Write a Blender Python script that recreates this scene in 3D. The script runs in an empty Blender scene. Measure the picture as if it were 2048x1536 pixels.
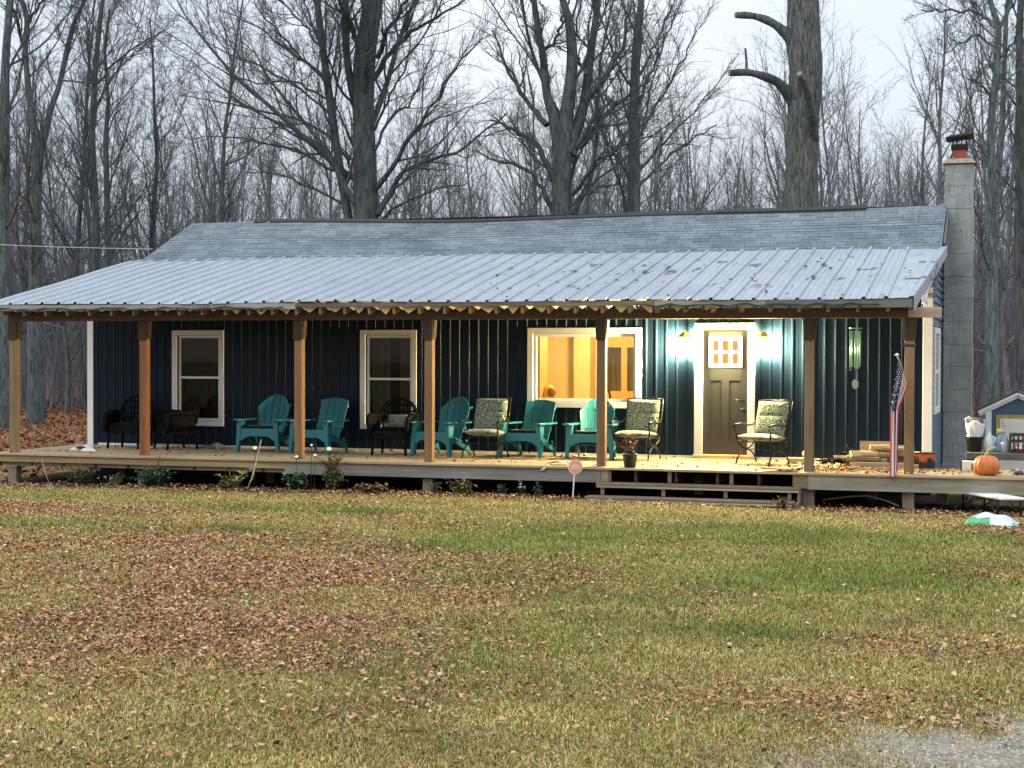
import bpy, math, random
import numpy as np
from mathutils import Vector, Matrix

S = bpy.context.scene
COL = S.collection
rad = math.radians
rng = np.random.default_rng(7)
random.seed(7)

# ------------------------------------------------------------------ camera
CAM_P = np.array([1.6857, -23.1259, 1.6507])
CAM_R = np.array([0.95398724, 0.29983335, 0.00288214])
CAM_U = np.array([-0.00823474, 0.01658985, 0.99982847])
CAM_F = np.array([-0.29973411, 0.95384733, -0.01829555])
FPX = 3235.63                                   # focal length in pixels of the 2048 px wide photo
cd = bpy.data.cameras.new("camera")
cam = bpy.data.objects.new("camera", cd)
COL.objects.link(cam)
cd.sensor_width = 36.0
cd.lens = 36.0 * FPX / 2048.0
cd.clip_start = 0.1
cd.clip_end = 2000.0
cam.matrix_world = Matrix(((CAM_R[0], CAM_U[0], -CAM_F[0], CAM_P[0]), (CAM_R[1], CAM_U[1], -CAM_F[1], CAM_P[1]),
                           (CAM_R[2], CAM_U[2], -CAM_F[2], CAM_P[2]), (0, 0, 0, 1)))
S.camera = cam

# ------------------------------------------------------------------ light
W = bpy.data.worlds.new("World")
S.world = W
W.use_nodes = True
nt = W.node_tree
nt.nodes.clear()
wo = nt.nodes.new("ShaderNodeOutputWorld")
bg = nt.nodes.new("ShaderNodeBackground")
sky = nt.nodes.new("ShaderNodeTexSky")
sky.sky_type = 'NISHITA'
sky.sun_disc = False
sky.sun_elevation = rad(14)
sky.sun_rotation = rad(200)
sky.air_density = 1.0
sky.dust_density = 2.0
tc = nt.nodes.new("ShaderNodeTexCoord")
mp = nt.nodes.new("ShaderNodeMapping")
mp.inputs['Scale'].default_value = (1.2, 1.2, 3.0)
cn = nt.nodes.new("ShaderNodeTexNoise")
cn.inputs['Scale'].default_value = 1.6
cn.inputs['Detail'].default_value = 4
cr = nt.nodes.new("ShaderNodeValToRGB")
cr.color_ramp.elements[0].position = 0.3
cr.color_ramp.elements[0].color = (7.3, 8.2, 9.4, 1)
cr.color_ramp.elements[1].position = 0.75
cr.color_ramp.elements[1].color = (10.2, 10.8, 11.4, 1)
mx = nt.nodes.new("ShaderNodeMix")
mx.data_type = 'RGBA'
mx.inputs['Factor'].default_value = 0.88          # the cloud sheet covers nearly all of the clear sky
nt.links.new(tc.outputs['Generated'], mp.inputs['Vector'])
nt.links.new(mp.outputs['Vector'], cn.inputs['Vector'])
nt.links.new(cn.outputs['Fac'], cr.inputs['Fac'])
nt.links.new(sky.outputs['Color'], mx.inputs[6])
nt.links.new(cr.outputs['Color'], mx.inputs[7])
sz = nt.nodes.new("ShaderNodeSeparateXYZ")
nt.links.new(tc.outputs['Generated'], sz.inputs[0])
ov = nt.nodes.new("ShaderNodeMapRange")               # an overcast sky is about three times brighter overhead than low down
ov.inputs[1].default_value = 0.0; ov.inputs[2].default_value = 1.0; ov.inputs[3].default_value = 0.68; ov.inputs[4].default_value = 2.3
nt.links.new(sz.outputs['Z'], ov.inputs[0])
sc_ = nt.nodes.new("ShaderNodeVectorMath"); sc_.operation = 'SCALE'
nt.links.new(mx.outputs[2], sc_.inputs[0]); nt.links.new(ov.outputs[0], sc_.inputs['Scale'])
nt.links.new(sc_.outputs[0], bg.inputs['Color'])
bg.inputs['Strength'].default_value = 0.09
nt.links.new(bg.outputs['Background'], wo.inputs['Surface'])

sd = bpy.data.lights.new("sun", 'SUN')
sd.energy = 0.5
sd.angle = rad(25)
sd.color = (1.0, 0.95, 0.88)
sun = bpy.data.objects.new("sun", sd)
COL.objects.link(sun)
sun.rotation_euler = (rad(48), 0, rad(-25))

S.view_settings.view_transform = 'Standard'
S.view_settings.look = 'None'
S.view_settings.exposure = 0.28
S.view_settings.gamma = 1.0
S.render.engine = 'CYCLES'
S.cycles.use_denoising = True
S.cycles.max_bounces = 6
S.cycles.diffuse_bounces = 3
S.cycles.transparent_max_bounces = 8
S.cycles.sample_clamp_indirect = 4.0


# ------------------------------------------------------------------ helpers
def ray(x, y):
    return CAM_F + CAM_R * (x - 1024) / FPX - CAM_U * (y - 768) / FPX


def at(x, y, Y):
    """where the sight line through a pixel of the photo meets the upright plane at depth Y"""
    d = ray(x, y)
    return CAM_P + d * (Y - CAM_P[1]) / d[1]


def hash2(ix, iy, seed):
    n = (ix * 374761393 + iy * 668265263 + seed * 974634777) & 0xFFFFFFFF
    n = ((n ^ (n >> 13)) * 1274126177) & 0xFFFFFFFF
    return ((n ^ (n >> 16)) & 0xFFFF) / 65535.0


def vnoise(x, y, seed=0):
    x = np.asarray(x, float); y = np.asarray(y, float)
    ix = np.floor(x).astype(np.int64); iy = np.floor(y).astype(np.int64)
    fx = x - ix; fy = y - iy
    fx = fx * fx * (3 - 2 * fx); fy = fy * fy * (3 - 2 * fy)
    a = hash2(ix, iy, seed); b = hash2(ix + 1, iy, seed); c = hash2(ix, iy + 1, seed); d = hash2(ix + 1, iy + 1, seed)
    return (a * (1 - fx) + b * fx) * (1 - fy) + (c * (1 - fx) + d * fx) * fy


def fbm(x, y, seed=0, o=4):
    t = 0; a = 0.5; s = 0
    for k in range(o):
        t = t + a * vnoise(np.asarray(x) * 2 ** k, np.asarray(y) * 2 ** k, seed + k * 17); s += a; a *= 0.55
    return t / s


def gz(x, y):
    x = np.asarray(x, float); y = np.asarray(y, float)
    z = -0.5 + 0.027 * np.clip(-y, 0, 60)
    z = z + 0.018 * np.clip(y - 14, 0, 200)
    z = z + 0.05 * np.exp(-((x + 7) / 3.5) ** 2) * np.exp(-((y + 0.5) / 1.2) ** 2)
    z = z + 0.05 * (fbm(x * 0.35, y * 0.35, 3, 3) - 0.5)
    return z


OFF = {}


def tag(o, label=None, cat=None, group=None, kind=None):
    if label: o["label"] = label
    if cat: o["category"] = cat
    if group: o["group"] = group
    if kind: o["kind"] = kind
    return o


def thing(name, label, cat, loc=(0, 0, 0), rz=0.0, group=None):
    o = bpy.data.objects.new(name, None)
    o.empty_display_size = 0.1
    COL.objects.link(o)
    o.location = loc
    o.rotation_euler = (0, 0, rz)
    OFF[o.name] = np.array(loc, float)
    return tag(o, label, cat, group)


def dup(root, loc, rz, label=None, group=None):
    r = root.copy(); COL.objects.link(r)
    r.location = loc; r.rotation_euler = (0, 0, rz)
    if label: r["label"] = label
    if group: r["group"] = group
    for ch in list(root.children):
        c = ch.copy(); COL.objects.link(c); c.parent = r
        for g in list(ch.children):
            d = g.copy(); COL.objects.link(d); d.parent = c
    return r


def mesh_np(name, V, F, cols=None, smooth=False):
    """V (n,3), F list of (m,k) index arrays"""
    me = bpy.data.meshes.new(name)
    V = np.ascontiguousarray(V, dtype=np.float32)
    me.vertices.add(len(V)); me.vertices.foreach_set("co", V.ravel())
    li = np.concatenate([f.ravel() for f in F]).astype(np.int32)
    tot = np.concatenate([np.full(len(f), f.shape[1], np.int32) for f in F])
    st = np.concatenate([[0], np.cumsum(tot)[:-1]]).astype(np.int32)
    me.loops.add(len(li)); me.loops.foreach_set("vertex_index", li)
    me.polygons.add(len(st)); me.polygons.foreach_set("loop_start", st)
    if smooth: me.polygons.foreach_set("use_smooth", np.ones(len(st), bool))
    if cols is not None:
        a = me.attributes.new("Col", 'FLOAT_COLOR', 'POINT')
        c = np.ones((len(V), 4), np.float32); c[:, :3] = cols
        a.data.foreach_set("color", c.ravel())
    me.update(calc_edges=True)
    return me


def link_mesh(name, me, mat, parent=None):
    o = bpy.data.objects.new(name, me); COL.objects.link(o)
    for m in (mat if isinstance(mat, (list, tuple)) else [mat]): me.materials.append(m)
    if parent is not None: o.parent = parent
    return o


class MB:
    def __init__(s):
        s.v = []; s.f = []; s.mi = []; s.m = 0

    def add(s, vs, fs):
        n = len(s.v)
        s.v.extend([tuple(map(float, v)) for v in vs])
        for f in fs: s.f.append([i + n for i in f]); s.mi.append(s.m)

    def hexa(s, p):
        s.add(p, [(0, 3, 2, 1), (4, 5, 6, 7), (0, 1, 5, 4), (1, 2, 6, 5), (2, 3, 7, 6), (3, 0, 4, 7)])
        return s

    def box(s, x0, x1, y0, y1, z0, z1):
        return s.hexa([(x0, y0, z0), (x1, y0, z0), (x1, y1, z0), (x0, y1, z0), (x0, y0, z1), (x1, y0, z1), (x1, y1, z1), (x0, y1, z1)])

    def obox(s, c, size, rot=(0, 0, 0)):
        from mathutils import Euler
        M = Euler(rot).to_matrix(); c = Vector(c); hx, hy, hz = [k / 2 for k in size]
        p = [(-hx, -hy, -hz), (hx, -hy, -hz), (hx, hy, -hz), (-hx, hy, -hz), (-hx, -hy, hz), (hx, -hy, hz), (hx, hy, hz), (-hx, hy, hz)]
        return s.hexa([tuple(c + M @ Vector(q)) for q in p])

    def beam(s, a, b, w, h, up=(0, 0, 1)):
        """a rectangular bar from a to b, w wide sideways, h along up"""
        a = Vector(a); b = Vector(b); d = (b - a).normalized(); u = Vector(up)
        r = d.cross(u).normalized(); u = r.cross(d).normalized()
        p = []
        for q in (a, b):
            p += [q - r * w / 2 - u * h / 2, q + r * w / 2 - u * h / 2, q + r * w / 2 + u * h / 2, q - r * w / 2 + u * h / 2]
        return s.hexa([tuple(x) for x in p])

    def tube(s, pts, rr, n=8, cap=True):
        pts = [Vector(p) for p in pts]
        if not hasattr(rr, '__len__'): rr = [rr] * len(pts)
        vs = []; fs = []
        ref = None
        for i, p in enumerate(pts):
            t = (pts[min(i + 1, len(pts) - 1)] - pts[max(i - 1, 0)]).normalized()
            if ref is None:
                ref = t.orthogonal().normalized()
            ref = (ref - t * ref.dot(t)).normalized()
            b = t.cross(ref)
            for k in range(n):
                a = 2 * math.pi * k / n
                vs.append(p + (ref * math.cos(a) + b * math.sin(a)) * rr[i])
        for i in range(len(pts) - 1):
            for k in range(n):
                fs.append((i * n + k, i * n + (k + 1) % n, (i + 1) * n + (k + 1) % n, (i + 1) * n + k))
        if cap:
            fs.append(tuple(range(n - 1, -1, -1))); fs.append(tuple((len(pts) - 1) * n + k for k in range(n)))
        s.add(vs, fs); return s

    def lathe(s, prof, n=20, c=(0, 0, 0), wob=None):
        vs = []; fs = []
        for (r, z) in prof:
            for k in range(n):
                a = 2 * math.pi * k / n
                q = r * (wob(a, z) if wob else 1)
                vs.append((c[0] + q * math.cos(a), c[1] + q * math.sin(a), c[2] + z))
        for i in range(len(prof) - 1):
            for k in range(n): fs.append((i * n + k, i * n + (k + 1) % n, (i + 1) * n + (k + 1) % n, (i + 1) * n + k))
        fs.append(tuple(range(n - 1, -1, -1))); fs.append(tuple((len(prof) - 1) * n + k for k in range(n)))
        s.add(vs, fs); return s

    def prism(s, poly, d, fn):
        """poly of 2-D points, extruded by d; fn(u,v,w) -> xyz"""
        n = len(poly)
        vs = [fn(u, v, 0) for u, v in poly] + [fn(u, v, d) for u, v in poly]
        fs = [tuple(range(n - 1, -1, -1)), tuple(range(n, 2 * n))] + [(i, (i + 1) % n, n + (i + 1) % n, n + i) for i in range(n)]
        s.add(vs, fs); return s

    def grid(s, fn, nu, nv):
        vs = [fn(i / nu, j / nv) for j in range(nv + 1) for i in range(nu + 1)]
        fs = [(j * (nu + 1) + i, j * (nu + 1) + i + 1, (j + 1) * (nu + 1) + i + 1, (j + 1) * (nu + 1) + i) for j in range(nv) for i in range(nu)]
        s.add(vs, fs); return s

    def build(s, name, mat, parent=None, smooth=False, bevel=0.0, solid=0.0, sub=0, color=None, local=False):
        me = bpy.data.meshes.new(name)
        off = np.zeros(3)
        if parent is not None and not local: off = OFF.get(parent.name, off)
        me.from_pydata([(v[0] - off[0], v[1] - off[1], v[2] - off[2]) for v in s.v], [], s.f)
        if smooth: me.polygons.foreach_set("use_smooth", np.ones(len(s.f), bool))
        o = link_mesh(name, me, mat, parent)
        if isinstance(mat, (list, tuple)): me.polygons.foreach_set("material_index", np.array(s.mi, np.int32))
        OFF[o.name] = off
        if solid:
            m = o.modifiers.new("solid", 'SOLIDIFY'); m.thickness = solid; m.offset = 0
        if bevel:
            m = o.modifiers.new("bevel", 'BEVEL'); m.width = bevel; m.segments = 2; m.limit_method = 'ANGLE'
        if sub:
            m = o.modifiers.new("sub", 'SUBSURF'); m.levels = sub; m.render_levels = sub
        if color: o.color = (*color, 1)
        return o


# ------------------------------------------------------------------ materials
def mat(name, base=(0.5, 0.5, 0.5), rough=0.7, metal=0.0, spec=0.5, coat=0.0, layers=(), bump=None, obj_color=False, attr=None, emit=None, trans=0.0, sheen=0.0, world=False, rough_var=None):
    """layers: (scale, stretch, colour, lo, hi, amount) noise patches of real colour; bump: (scale, stretch, strength, distance)"""
    m = bpy.data.materials.new(name); m.use_nodes = True
    t = m.node_tree; N = t.nodes; L = t.links
    b = N['Principled BSDF']
    b.inputs['Roughness'].default_value = rough; b.inputs['Metallic'].default_value = metal
    b.inputs['Specular IOR Level'].default_value = spec; b.inputs['Coat Weight'].default_value = coat
    b.inputs['Transmission Weight'].default_value = trans
    b.inputs['Sheen Weight'].default_value = sheen
    if world:
        g = N.new("ShaderNodeNewGeometry"); vec = g.outputs['Position']
    else:
        g = N.new("ShaderNodeTexCoord"); vec = g.outputs['Object']
    oi = N.new("ShaderNodeObjectInfo")

    def noise(scale, stretch, detail=4, seed=0.0):
        mp = N.new("ShaderNodeMapping"); mp.inputs['Scale'].default_value = stretch
        mp.inputs['Location'].default_value = (seed, seed * 1.7, seed * 0.6)
        L.new(vec, mp.inputs['Vector'])
        n = N.new("ShaderNodeTexNoise"); n.inputs['Scale'].default_value = scale; n.inputs['Detail'].default_value = detail
        n.noise_dimensions = '4D'
        L.new(mp.outputs['Vector'], n.inputs['Vector'])
        if not world:
            mm = N.new("ShaderNodeMath"); mm.operation = 'MULTIPLY'; mm.inputs[1].default_value = 37.0
            L.new(oi.outputs['Random'], mm.inputs[0]); L.new(mm.outputs[0], n.inputs['W'])
        return n.outputs['Fac']

    if attr:
        a = N.new("ShaderNodeAttribute"); a.attribute_name = attr; cur = a.outputs['Color']
    elif obj_color:
        cur = oi.outputs['Color']
    else:
        r = N.new("ShaderNodeRGB"); r.outputs[0].default_value = (*base, 1); cur = r.outputs[0]
    for k, (scale, stretch, colr, lo, hi, amt) in enumerate(layers):
        f = noise(scale, stretch, 5, 3.1 * k + 1)
        mr = N.new("ShaderNodeMapRange"); mr.inputs[1].default_value = lo; mr.inputs[2].default_value = hi; mr.inputs[4].default_value = amt
        L.new(f, mr.inputs[0])
        mixn = N.new("ShaderNodeMix"); mixn.data_type = 'RGBA'
        L.new(mr.outputs[0], mixn.inputs['Factor']); L.new(cur, mixn.inputs[6])
        if len(colr) == 1:
            mixn.blend_type = 'MULTIPLY'; mixn.inputs[7].default_value = (colr[0],) * 3 + (1,)
        else:
            mixn.inputs[7].default_value = (*colr, 1)
        cur = mixn.outputs[2]
    L.new(cur, b.inputs['Base Color'])
    if bump:
        bp = N.new("ShaderNodeBump"); bp.inputs['Strength'].default_value = bump[2]; bp.inputs['Distance'].default_value = bump[3]
        L.new(noise(bump[0], bump[1], 5, 9.0), bp.inputs['Height']); L.new(bp.outputs['Normal'], b.inputs['Normal'])
    if rough_var:
        mr = N.new("ShaderNodeMapRange"); mr.inputs[3].default_value = rough_var[1]; mr.inputs[4].default_value = rough_var[2]
        mr.inputs[1].default_value = 0.3; mr.inputs[2].default_value = 0.7
        L.new(noise(rough_var[0], (1, 1, 1), 4, 5.0), mr.inputs[0]); L.new(mr.outputs[0], b.inputs['Roughness'])
    if emit:
        b.inputs['Emission Color'].default_value = (*emit[0], 1); b.inputs['Emission Strength'].default_value = emit[1]
    return m


def wood(name, ax, col=None, rough=0.75, knots=True):
    st = [14, 14, 14]; st[ax] = 0.9
    sk = [5, 5, 5]; sk[ax] = 2.2
    return mat(name, base=col or (0.3, 0.2, 0.1), obj_color=col is None, rough=rough, spec=0.3,
               layers=[(1.0, tuple(st), (0.55,), 0.42, 0.7, 0.75), (2.5, tuple(st), (1.35,), 0.5, 0.8, 0.6), (1.0, tuple(sk), (0.3,), 0.66, 0.74, 0.8), (0.8, (1, 1, 1), (0.65,), 0.45, 0.7, 0.6)],
               bump=(2.0, tuple(st), 0.35, 0.01))


M_post = wood("post_wood", 2)
M_woodx = wood("board_wood", 0)
M_woody = wood("rafter_wood", 1)
M_wall = mat("blue_steel_siding", (0.0066, 0.0172, 0.0345), rough=0.38, spec=0.12, layers=[(0.7, (1, 1, 3), (0.75,), 0.4, 0.7, 0.5)], bump=(3.0, (2, 1, 0.4), 0.08, 0.01), world=True, rough_var=(4.0, 0.28, 0.45))
M_lap = mat("blue_lap_siding", (0.05, 0.10, 0.16), rough=0.5, layers=[(2, (1, 1, 4), (0.8,), 0.4, 0.7, 0.6)], world=True)
M_white = mat("white_trim_paint", (0.72, 0.70, 0.68), rough=0.45, layers=[(3.0, (1, 1, 1), (0.82,), 0.45, 0.75, 0.6), (18.0, (1, 1, 0.3), (0.9,), 0.5, 0.7, 0.5)])
M_whitev = mat("white_vinyl", (0.78, 0.78, 0.78), rough=0.35, layers=[(4.0, (1, 1, 1), (0.88,), 0.45, 0.75, 0.6)])
M_door = mat("charcoal_door_paint", (0.017, 0.0185, 0.0165), rough=0.42, layers=[(3.0, (1, 1, 0.6), (0.75,), 0.4, 0.7, 0.5)], bump=(10, (1, 1, 0.2), 0.06, 0.005))
M_black = mat("black_iron", (0.012, 0.012, 0.013), rough=0.4, metal=0.6, layers=[(20, (1, 1, 1), (0.05, 0.04, 0.03), 0.55, 0.75, 0.5)])
M_plasticblk = mat("black_plastic", (0.015, 0.016, 0.017), rough=0.45, layers=[(6, (1, 1, 1), (0.05, 0.05, 0.045), 0.55, 0.8, 0.5)])
M_teal = mat("turquoise_plastic", (0.006, 0.135, 0.165), rough=0.45, layers=[(2.5, (1, 1, 1), (0.72,), 0.4, 0.7, 0.6), (12, (1, 1, 0.5), (0.02, 0.20, 0.23), 0.55, 0.75, 0.5)])
M_wicker = mat("dark_wicker", (0.004, 0.0035, 0.0035), rough=0.75, spec=0.12, layers=[(30, (1, 1, 1), (0.014, 0.011, 0.010), 0.5, 0.7, 0.7)], bump=(60, (1, 1, 1), 0.6, 0.01))
M_greycush = mat("grey_cushion", (0.16, 0.17, 0.15), rough=0.95, layers=[(18, (1, 1, 1), (0.05, 0.07, 0.07), 0.5, 0.6, 0.9)], bump=(120, (1, 1, 1), 0.3, 0.004))
M_block = mat("concrete_block", (0.30, 0.33, 0.325), rough=0.95, world=True, layers=[(1.6, (1, 1, 1.2), (0.6,), 0.42, 0.68, 0.9), (5, (1, 1, 2.5), (1.35,), 0.5, 0.7, 0.8), (7, (3, 3, 0.25), (0.6,), 0.52, 0.7, 0.7), (2.2, (1, 1, 0.3), (0.20, 0.23, 0.17), 0.5, 0.7, 0.6), (40, (1, 1, 1), (0.7,), 0.5, 0.7, 0.7)], bump=(35, (1, 1, 1), 0.6, 0.01))
M_capst = mat("cap_mortar", (0.36, 0.30, 0.22), rough=0.95, layers=[(12, (1, 1, 1), (0.6,), 0.45, 0.65, 0.8)], bump=(20, (1, 1, 1), 0.5, 0.01))
M_flue = mat("clay_flue", (0.33, 0.075, 0.05), rough=0.85, layers=[(8, (1, 1, 2), (0.6,), 0.45, 0.7, 0.8)], bump=(30, (1, 1, 1), 0.4, 0.006))
M_fabricw = mat("white_wrap", (0.7, 0.72, 0.74), rough=0.6, layers=[(6, (1, 1, 1), (0.8,), 0.45, 0.7, 0.6)])
M_concrete = mat("trough_grey", (0.12, 0.13, 0.12), rough=0.9, layers=[(5, (1, 1, 1), (0.6,), 0.4, 0.7, 0.8)], bump=(25, (1, 1, 1), 0.4, 0.008))


def mat_glass(name, tint, refl=1.0, opaque=None):
    m = bpy.data.materials.new(name); m.use_nodes = True
    t = m.node_tree; N = t.nodes; L = t.links
    N.clear()
    o = N.new("ShaderNodeOutputMaterial"); mixs = N.new("ShaderNodeMixShader"); tr = N.new("ShaderNodeBsdfTransparent")
    gl = N.new("ShaderNodeBsdfGlossy"); fr = N.new("ShaderNodeFresnel")
    tr.inputs['Color'].default_value = (*tint, 1); gl.inputs['Roughness'].default_value = 0.03
    fr.inputs['IOR'].default_value = 1.5
    nz = N.new("ShaderNodeTexNoise"); nz.inputs['Scale'].default_value = 1.7
    bp = N.new("ShaderNodeBump"); bp.inputs['Strength'].default_value = 0.05; bp.inputs['Distance'].default_value = 0.02
    L.new(nz.outputs['Fac'], bp.inputs['Height']); L.new(bp.outputs['Normal'], gl.inputs['Normal'])
    fm = N.new('ShaderNodeMath'); fm.operation = 'MULTIPLY'; fm.inputs[1].default_value = refl; L.new(fr.outputs['Fac'], fm.inputs[0]); L.new(fm.outputs[0], mixs.inputs['Fac']); L.new(tr.outputs[0], mixs.inputs[1]); L.new(gl.outputs[0], mixs.inputs[2])
    L.new(mixs.outputs[0], o.inputs['Surface'])
    return m


M_glass = mat_glass("window_glass", (0.93, 0.95, 0.94), 0.7)
M_darkglass = mat_glass("screened_glass", (0.75, 0.78, 0.77), 0.35)


def mat_emit(name, col, strength):
    m = bpy.data.materials.new(name); m.use_nodes = True
    t = m.node_tree; N = t.nodes; N.clear()
    o = N.new("ShaderNodeOutputMaterial"); e = N.new("ShaderNodeEmission")
    e.inputs['Color'].default_value = (*col, 1); e.inputs['Strength'].default_value = strength
    t.links.new(e.outputs[0], o.inputs['Surface'])
    return m


M_lampglow = mat_emit("lantern_glow", (1.0, 0.80, 0.40), 2700.0)
M_ceilglow = mat_emit("ceiling_lamp_glow", (1.0, 0.61, 0.18), 265.0)
M_hallglow = mat_emit("hall_lamp_glow", (1.0, 0.50, 0.12), 55.0)
M_solar = mat_emit("solar_glow", (0.62, 1.0, 0.45), 1.1)
M_solarw = mat_emit("solar_glow_white", (0.9, 1.0, 0.9), 0.9)


def mat_bark(name, c0, c1, scale, strength, dist):
    m = bpy.data.materials.new(name); m.use_nodes = True
    t = m.node_tree; N = t.nodes; L = t.links; b = N['Principled BSDF']
    b.inputs['Roughness'].default_value = 0.95; b.inputs['Specular IOR Level'].default_value = 0.2
    tcn = N.new("ShaderNodeTexCoord"); mpn = N.new("ShaderNodeMapping"); mpn.inputs['Scale'].default_value = (1, 1, 0.17)
    L.new(tcn.outputs['Object'], mpn.inputs['Vector'])
    wv = N.new("ShaderNodeTexNoise"); wv.inputs['Scale'].default_value = 3.0
    vo = N.new("ShaderNodeTexNoise"); vo.inputs['Scale'].default_value = scale; vo.inputs['Detail'].default_value = 6
    vo.inputs['Roughness'].default_value = 0.65; vo.inputs['Distortion'].default_value = 0.6
    L.new(mpn.outputs['Vector'], vo.inputs['Vector'])
    L.new(tcn.outputs['Object'], wv.inputs['Vector'])
    rp = N.new("ShaderNodeValToRGB")
    rp.color_ramp.elements[0].position = 0.36; rp.color_ramp.elements[0].color = (*c0, 1)
    rp.color_ramp.elements[1].position = 0.62; rp.color_ramp.elements[1].color = (*c1, 1)
    L.new(vo.outputs['Fac'], rp.inputs['Fac'])
    mixn = N.new("ShaderNodeMix"); mixn.data_type = 'RGBA'; mixn.blend_type = 'MULTIPLY'
    mr = N.new("ShaderNodeMapRange"); mr.inputs[1].default_value = 0.4; mr.inputs[2].default_value = 0.7; mr.inputs[4].default_value = 0.6
    L.new(wv.outputs['Fac'], mr.inputs[0]); L.new(mr.outputs[0], mixn.inputs['Factor'])
    L.new(rp.outputs['Color'], mixn.inputs[6]); mixn.inputs[7].default_value = (0.75, 0.85, 0.7, 1)
    oi = N.new("ShaderNodeObjectInfo")
    hsv = N.new("ShaderNodeHueSaturation")
    mr2 = N.new("ShaderNodeMapRange"); mr2.inputs[3].default_value = 0.65; mr2.inputs[4].default_value = 1.35
    L.new(oi.outputs['Random'], mr2.inputs[0]); L.new(mr2.outputs[0], hsv.inputs['Value'])
    L.new(mixn.outputs[2], hsv.inputs['Color'])
    L.new(hsv.outputs['Color'], b.inputs['Base Color'])
    bp = N.new("ShaderNodeBump"); bp.inputs['Strength'].default_value = strength; bp.inputs['Distance'].default_value = dist
    L.new(vo.outputs['Fac'], bp.inputs['Height']); L.new(bp.outputs['Normal'], b.inputs['Normal'])
    return m


M_bark = mat_bark("dark_bark", (0.048, 0.061, 0.067), (0.165, 0.19, 0.197), 16.0, 1.0, 0.06)  # bark lifted toward pale blue-grey, haze put into the colour
M_barkpale = mat_bark("furrowed_grey_bark", (0.05, 0.054, 0.053), (0.215, 0.22, 0.21), 22.0, 1.0, 0.08)
M_barkslim = mat_bark("slim_tree_bark", (0.072, 0.080, 0.086), (0.205, 0.215, 0.22), 12.0, 0.8, 0.03)  # slim trunks paler still, painted haze
M_twig = mat("twig_bark", (0.094, 0.106, 0.120), rough=0.95, spec=0.1, layers=[(1.5, (1, 1, 1), (0.120, 0.116, 0.124), 0.45, 0.65, 0.8)])  # twig colour lightened and cooled in place of haze
M_twigfar = mat("far_twig_haze_tint", (0.158, 0.174, 0.198), rough=0.95, spec=0.1, layers=[(0.25, (1, 1, 1), (0.188, 0.182, 0.200), 0.42, 0.65, 0.9)], world=True)  # paler and bluer than the near twigs: haze mixed into the colour
M_cutwood = mat("sawn_end_wood", (0.30, 0.25, 0.17), rough=0.9, layers=[(14, (1, 1, 1), (0.6,), 0.45, 0.65, 0.7)])
M_attr = mat("blade_and_leaf", attr="Col", rough=0.85, spec=0.2)
M_attrw = mat("leaf_litter", attr="Col", rough=0.8, spec=0.25)

# ------------------------------------------------------------------ ground
def ell(x, y, cx, cy, rx, ry):
    return np.exp(-((x - cx) / rx) ** 2 - ((y - cy) / ry) ** 2)


def leaf_mask(x, y):
    n = fbm(x * 0.9, y * 0.9, 21, 4)
    m = 1.3 * ell(x, y, -6.4, -9.2, 2.8, 1.5) + 1.35 * ell(x, y, -4.0, -11.0, 2.1, 1.2) + 0.95 * ell(x, y, -3.9, -14.2, 1.9, 1.7) \
        + 0.8 * ell(x, y, -9.6, -4.8, 2.8, 0.7) + 0.6 * ell(x, y, 1.9, -8.3, 0.8, 0.9) + 0.6 * ell(x, y, 0.6, -15.1, 1.1, 0.6) + 0.4 * ell(x, y, 0.9, -12.9, 0.9, 0.6) \
        + 0.4 * ell(x, y, -1.9, -15.6, 0.9, 1.0) + 0.95 * ell(x, y, -11.5, -8.5, 3.0, 2.5) + 0.35 * ell(x, y, -5.5, -5.6, 2.0, 0.6)
    bed = np.exp(-((y + 0.75) / 0.42) ** 2) * (0.5 - 0.3 * ((x > -4.4) & (x < -1.2)))
    wild = 1 / (1 + np.exp(-(y - 4.0) * 1.5)) + 1 / (1 + np.exp(-(x - 2.2 - 0.2 * y) * 2.5)) * (y > -4)
    return np.clip(m * (0.18 + 2.2 * np.clip(n - 0.29, 0, 1)) * 1.0 + bed + 1.1 * wild + 0.9 * np.clip(n - 0.56, 0, 1) * (x < -1.5), 0, 1.3)


def green_mask(x, y):
    n = fbm(x * 0.7 + 9, y * 0.7, 5, 4); n2 = fbm(x * 2.6, y * 2.6, 44, 3)
    g = 0.12 * ell(x, y, -0.6, -9.0, 3.6, 5.0) + 1.5 * ell(x, y, -7.2, -3.7, 1.5, 0.45) + 1.0 * ell(x, y, -9.2, -7.0, 1.6, 0.5) + 0.7 * ell(x, y, -6.5, -6.9, 0.7, 0.3) + 1.0 * ell(x, y, -3.4, -7.6, 1.2, 0.8) + 1.1 * ell(x, y, -2.6, -10.2, 0.9, 0.7) \
        + 0.85 * ell(x, y, -2.0, -5.4, 2.2, 1.5) + 0.85 * ell(x, y, 0.1, -9.0, 1.8, 2.2) + 1.2 * ell(x, y, 0.2, -12.6, 0.5, 0.25) + 0.5 * ell(x, y, 0.9, -5.0, 1.5, 2.0) + 0.35 * ell(x, y, -1.2, -14.2, 1.2, 1.5) \
        + 0.3 * ell(x, y, -5.0, -14.0, 1.0, 1.0) + 0.3 * ell(x, y, -11, -3.2, 1.4, 0.5)
    return np.clip((0.12 + g) * (0.2 + 1.7 * np.clip(n - 0.2, 0, 1)) * (0.5 + n2), 0, 1)


def gravel_mask(x, y):
    n = fbm(x * 1.6, y * 1.6, 77, 4)
    d = (y + 14.88) - 0.35 * (x - 1.6)
    m = 1 / (1 + np.exp((d + 2.2 * (n - 0.5)) * 9)) / (1 + np.exp(-((x - 0.95) + 1.2 * (n - 0.5)) * 6))
    return m


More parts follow.
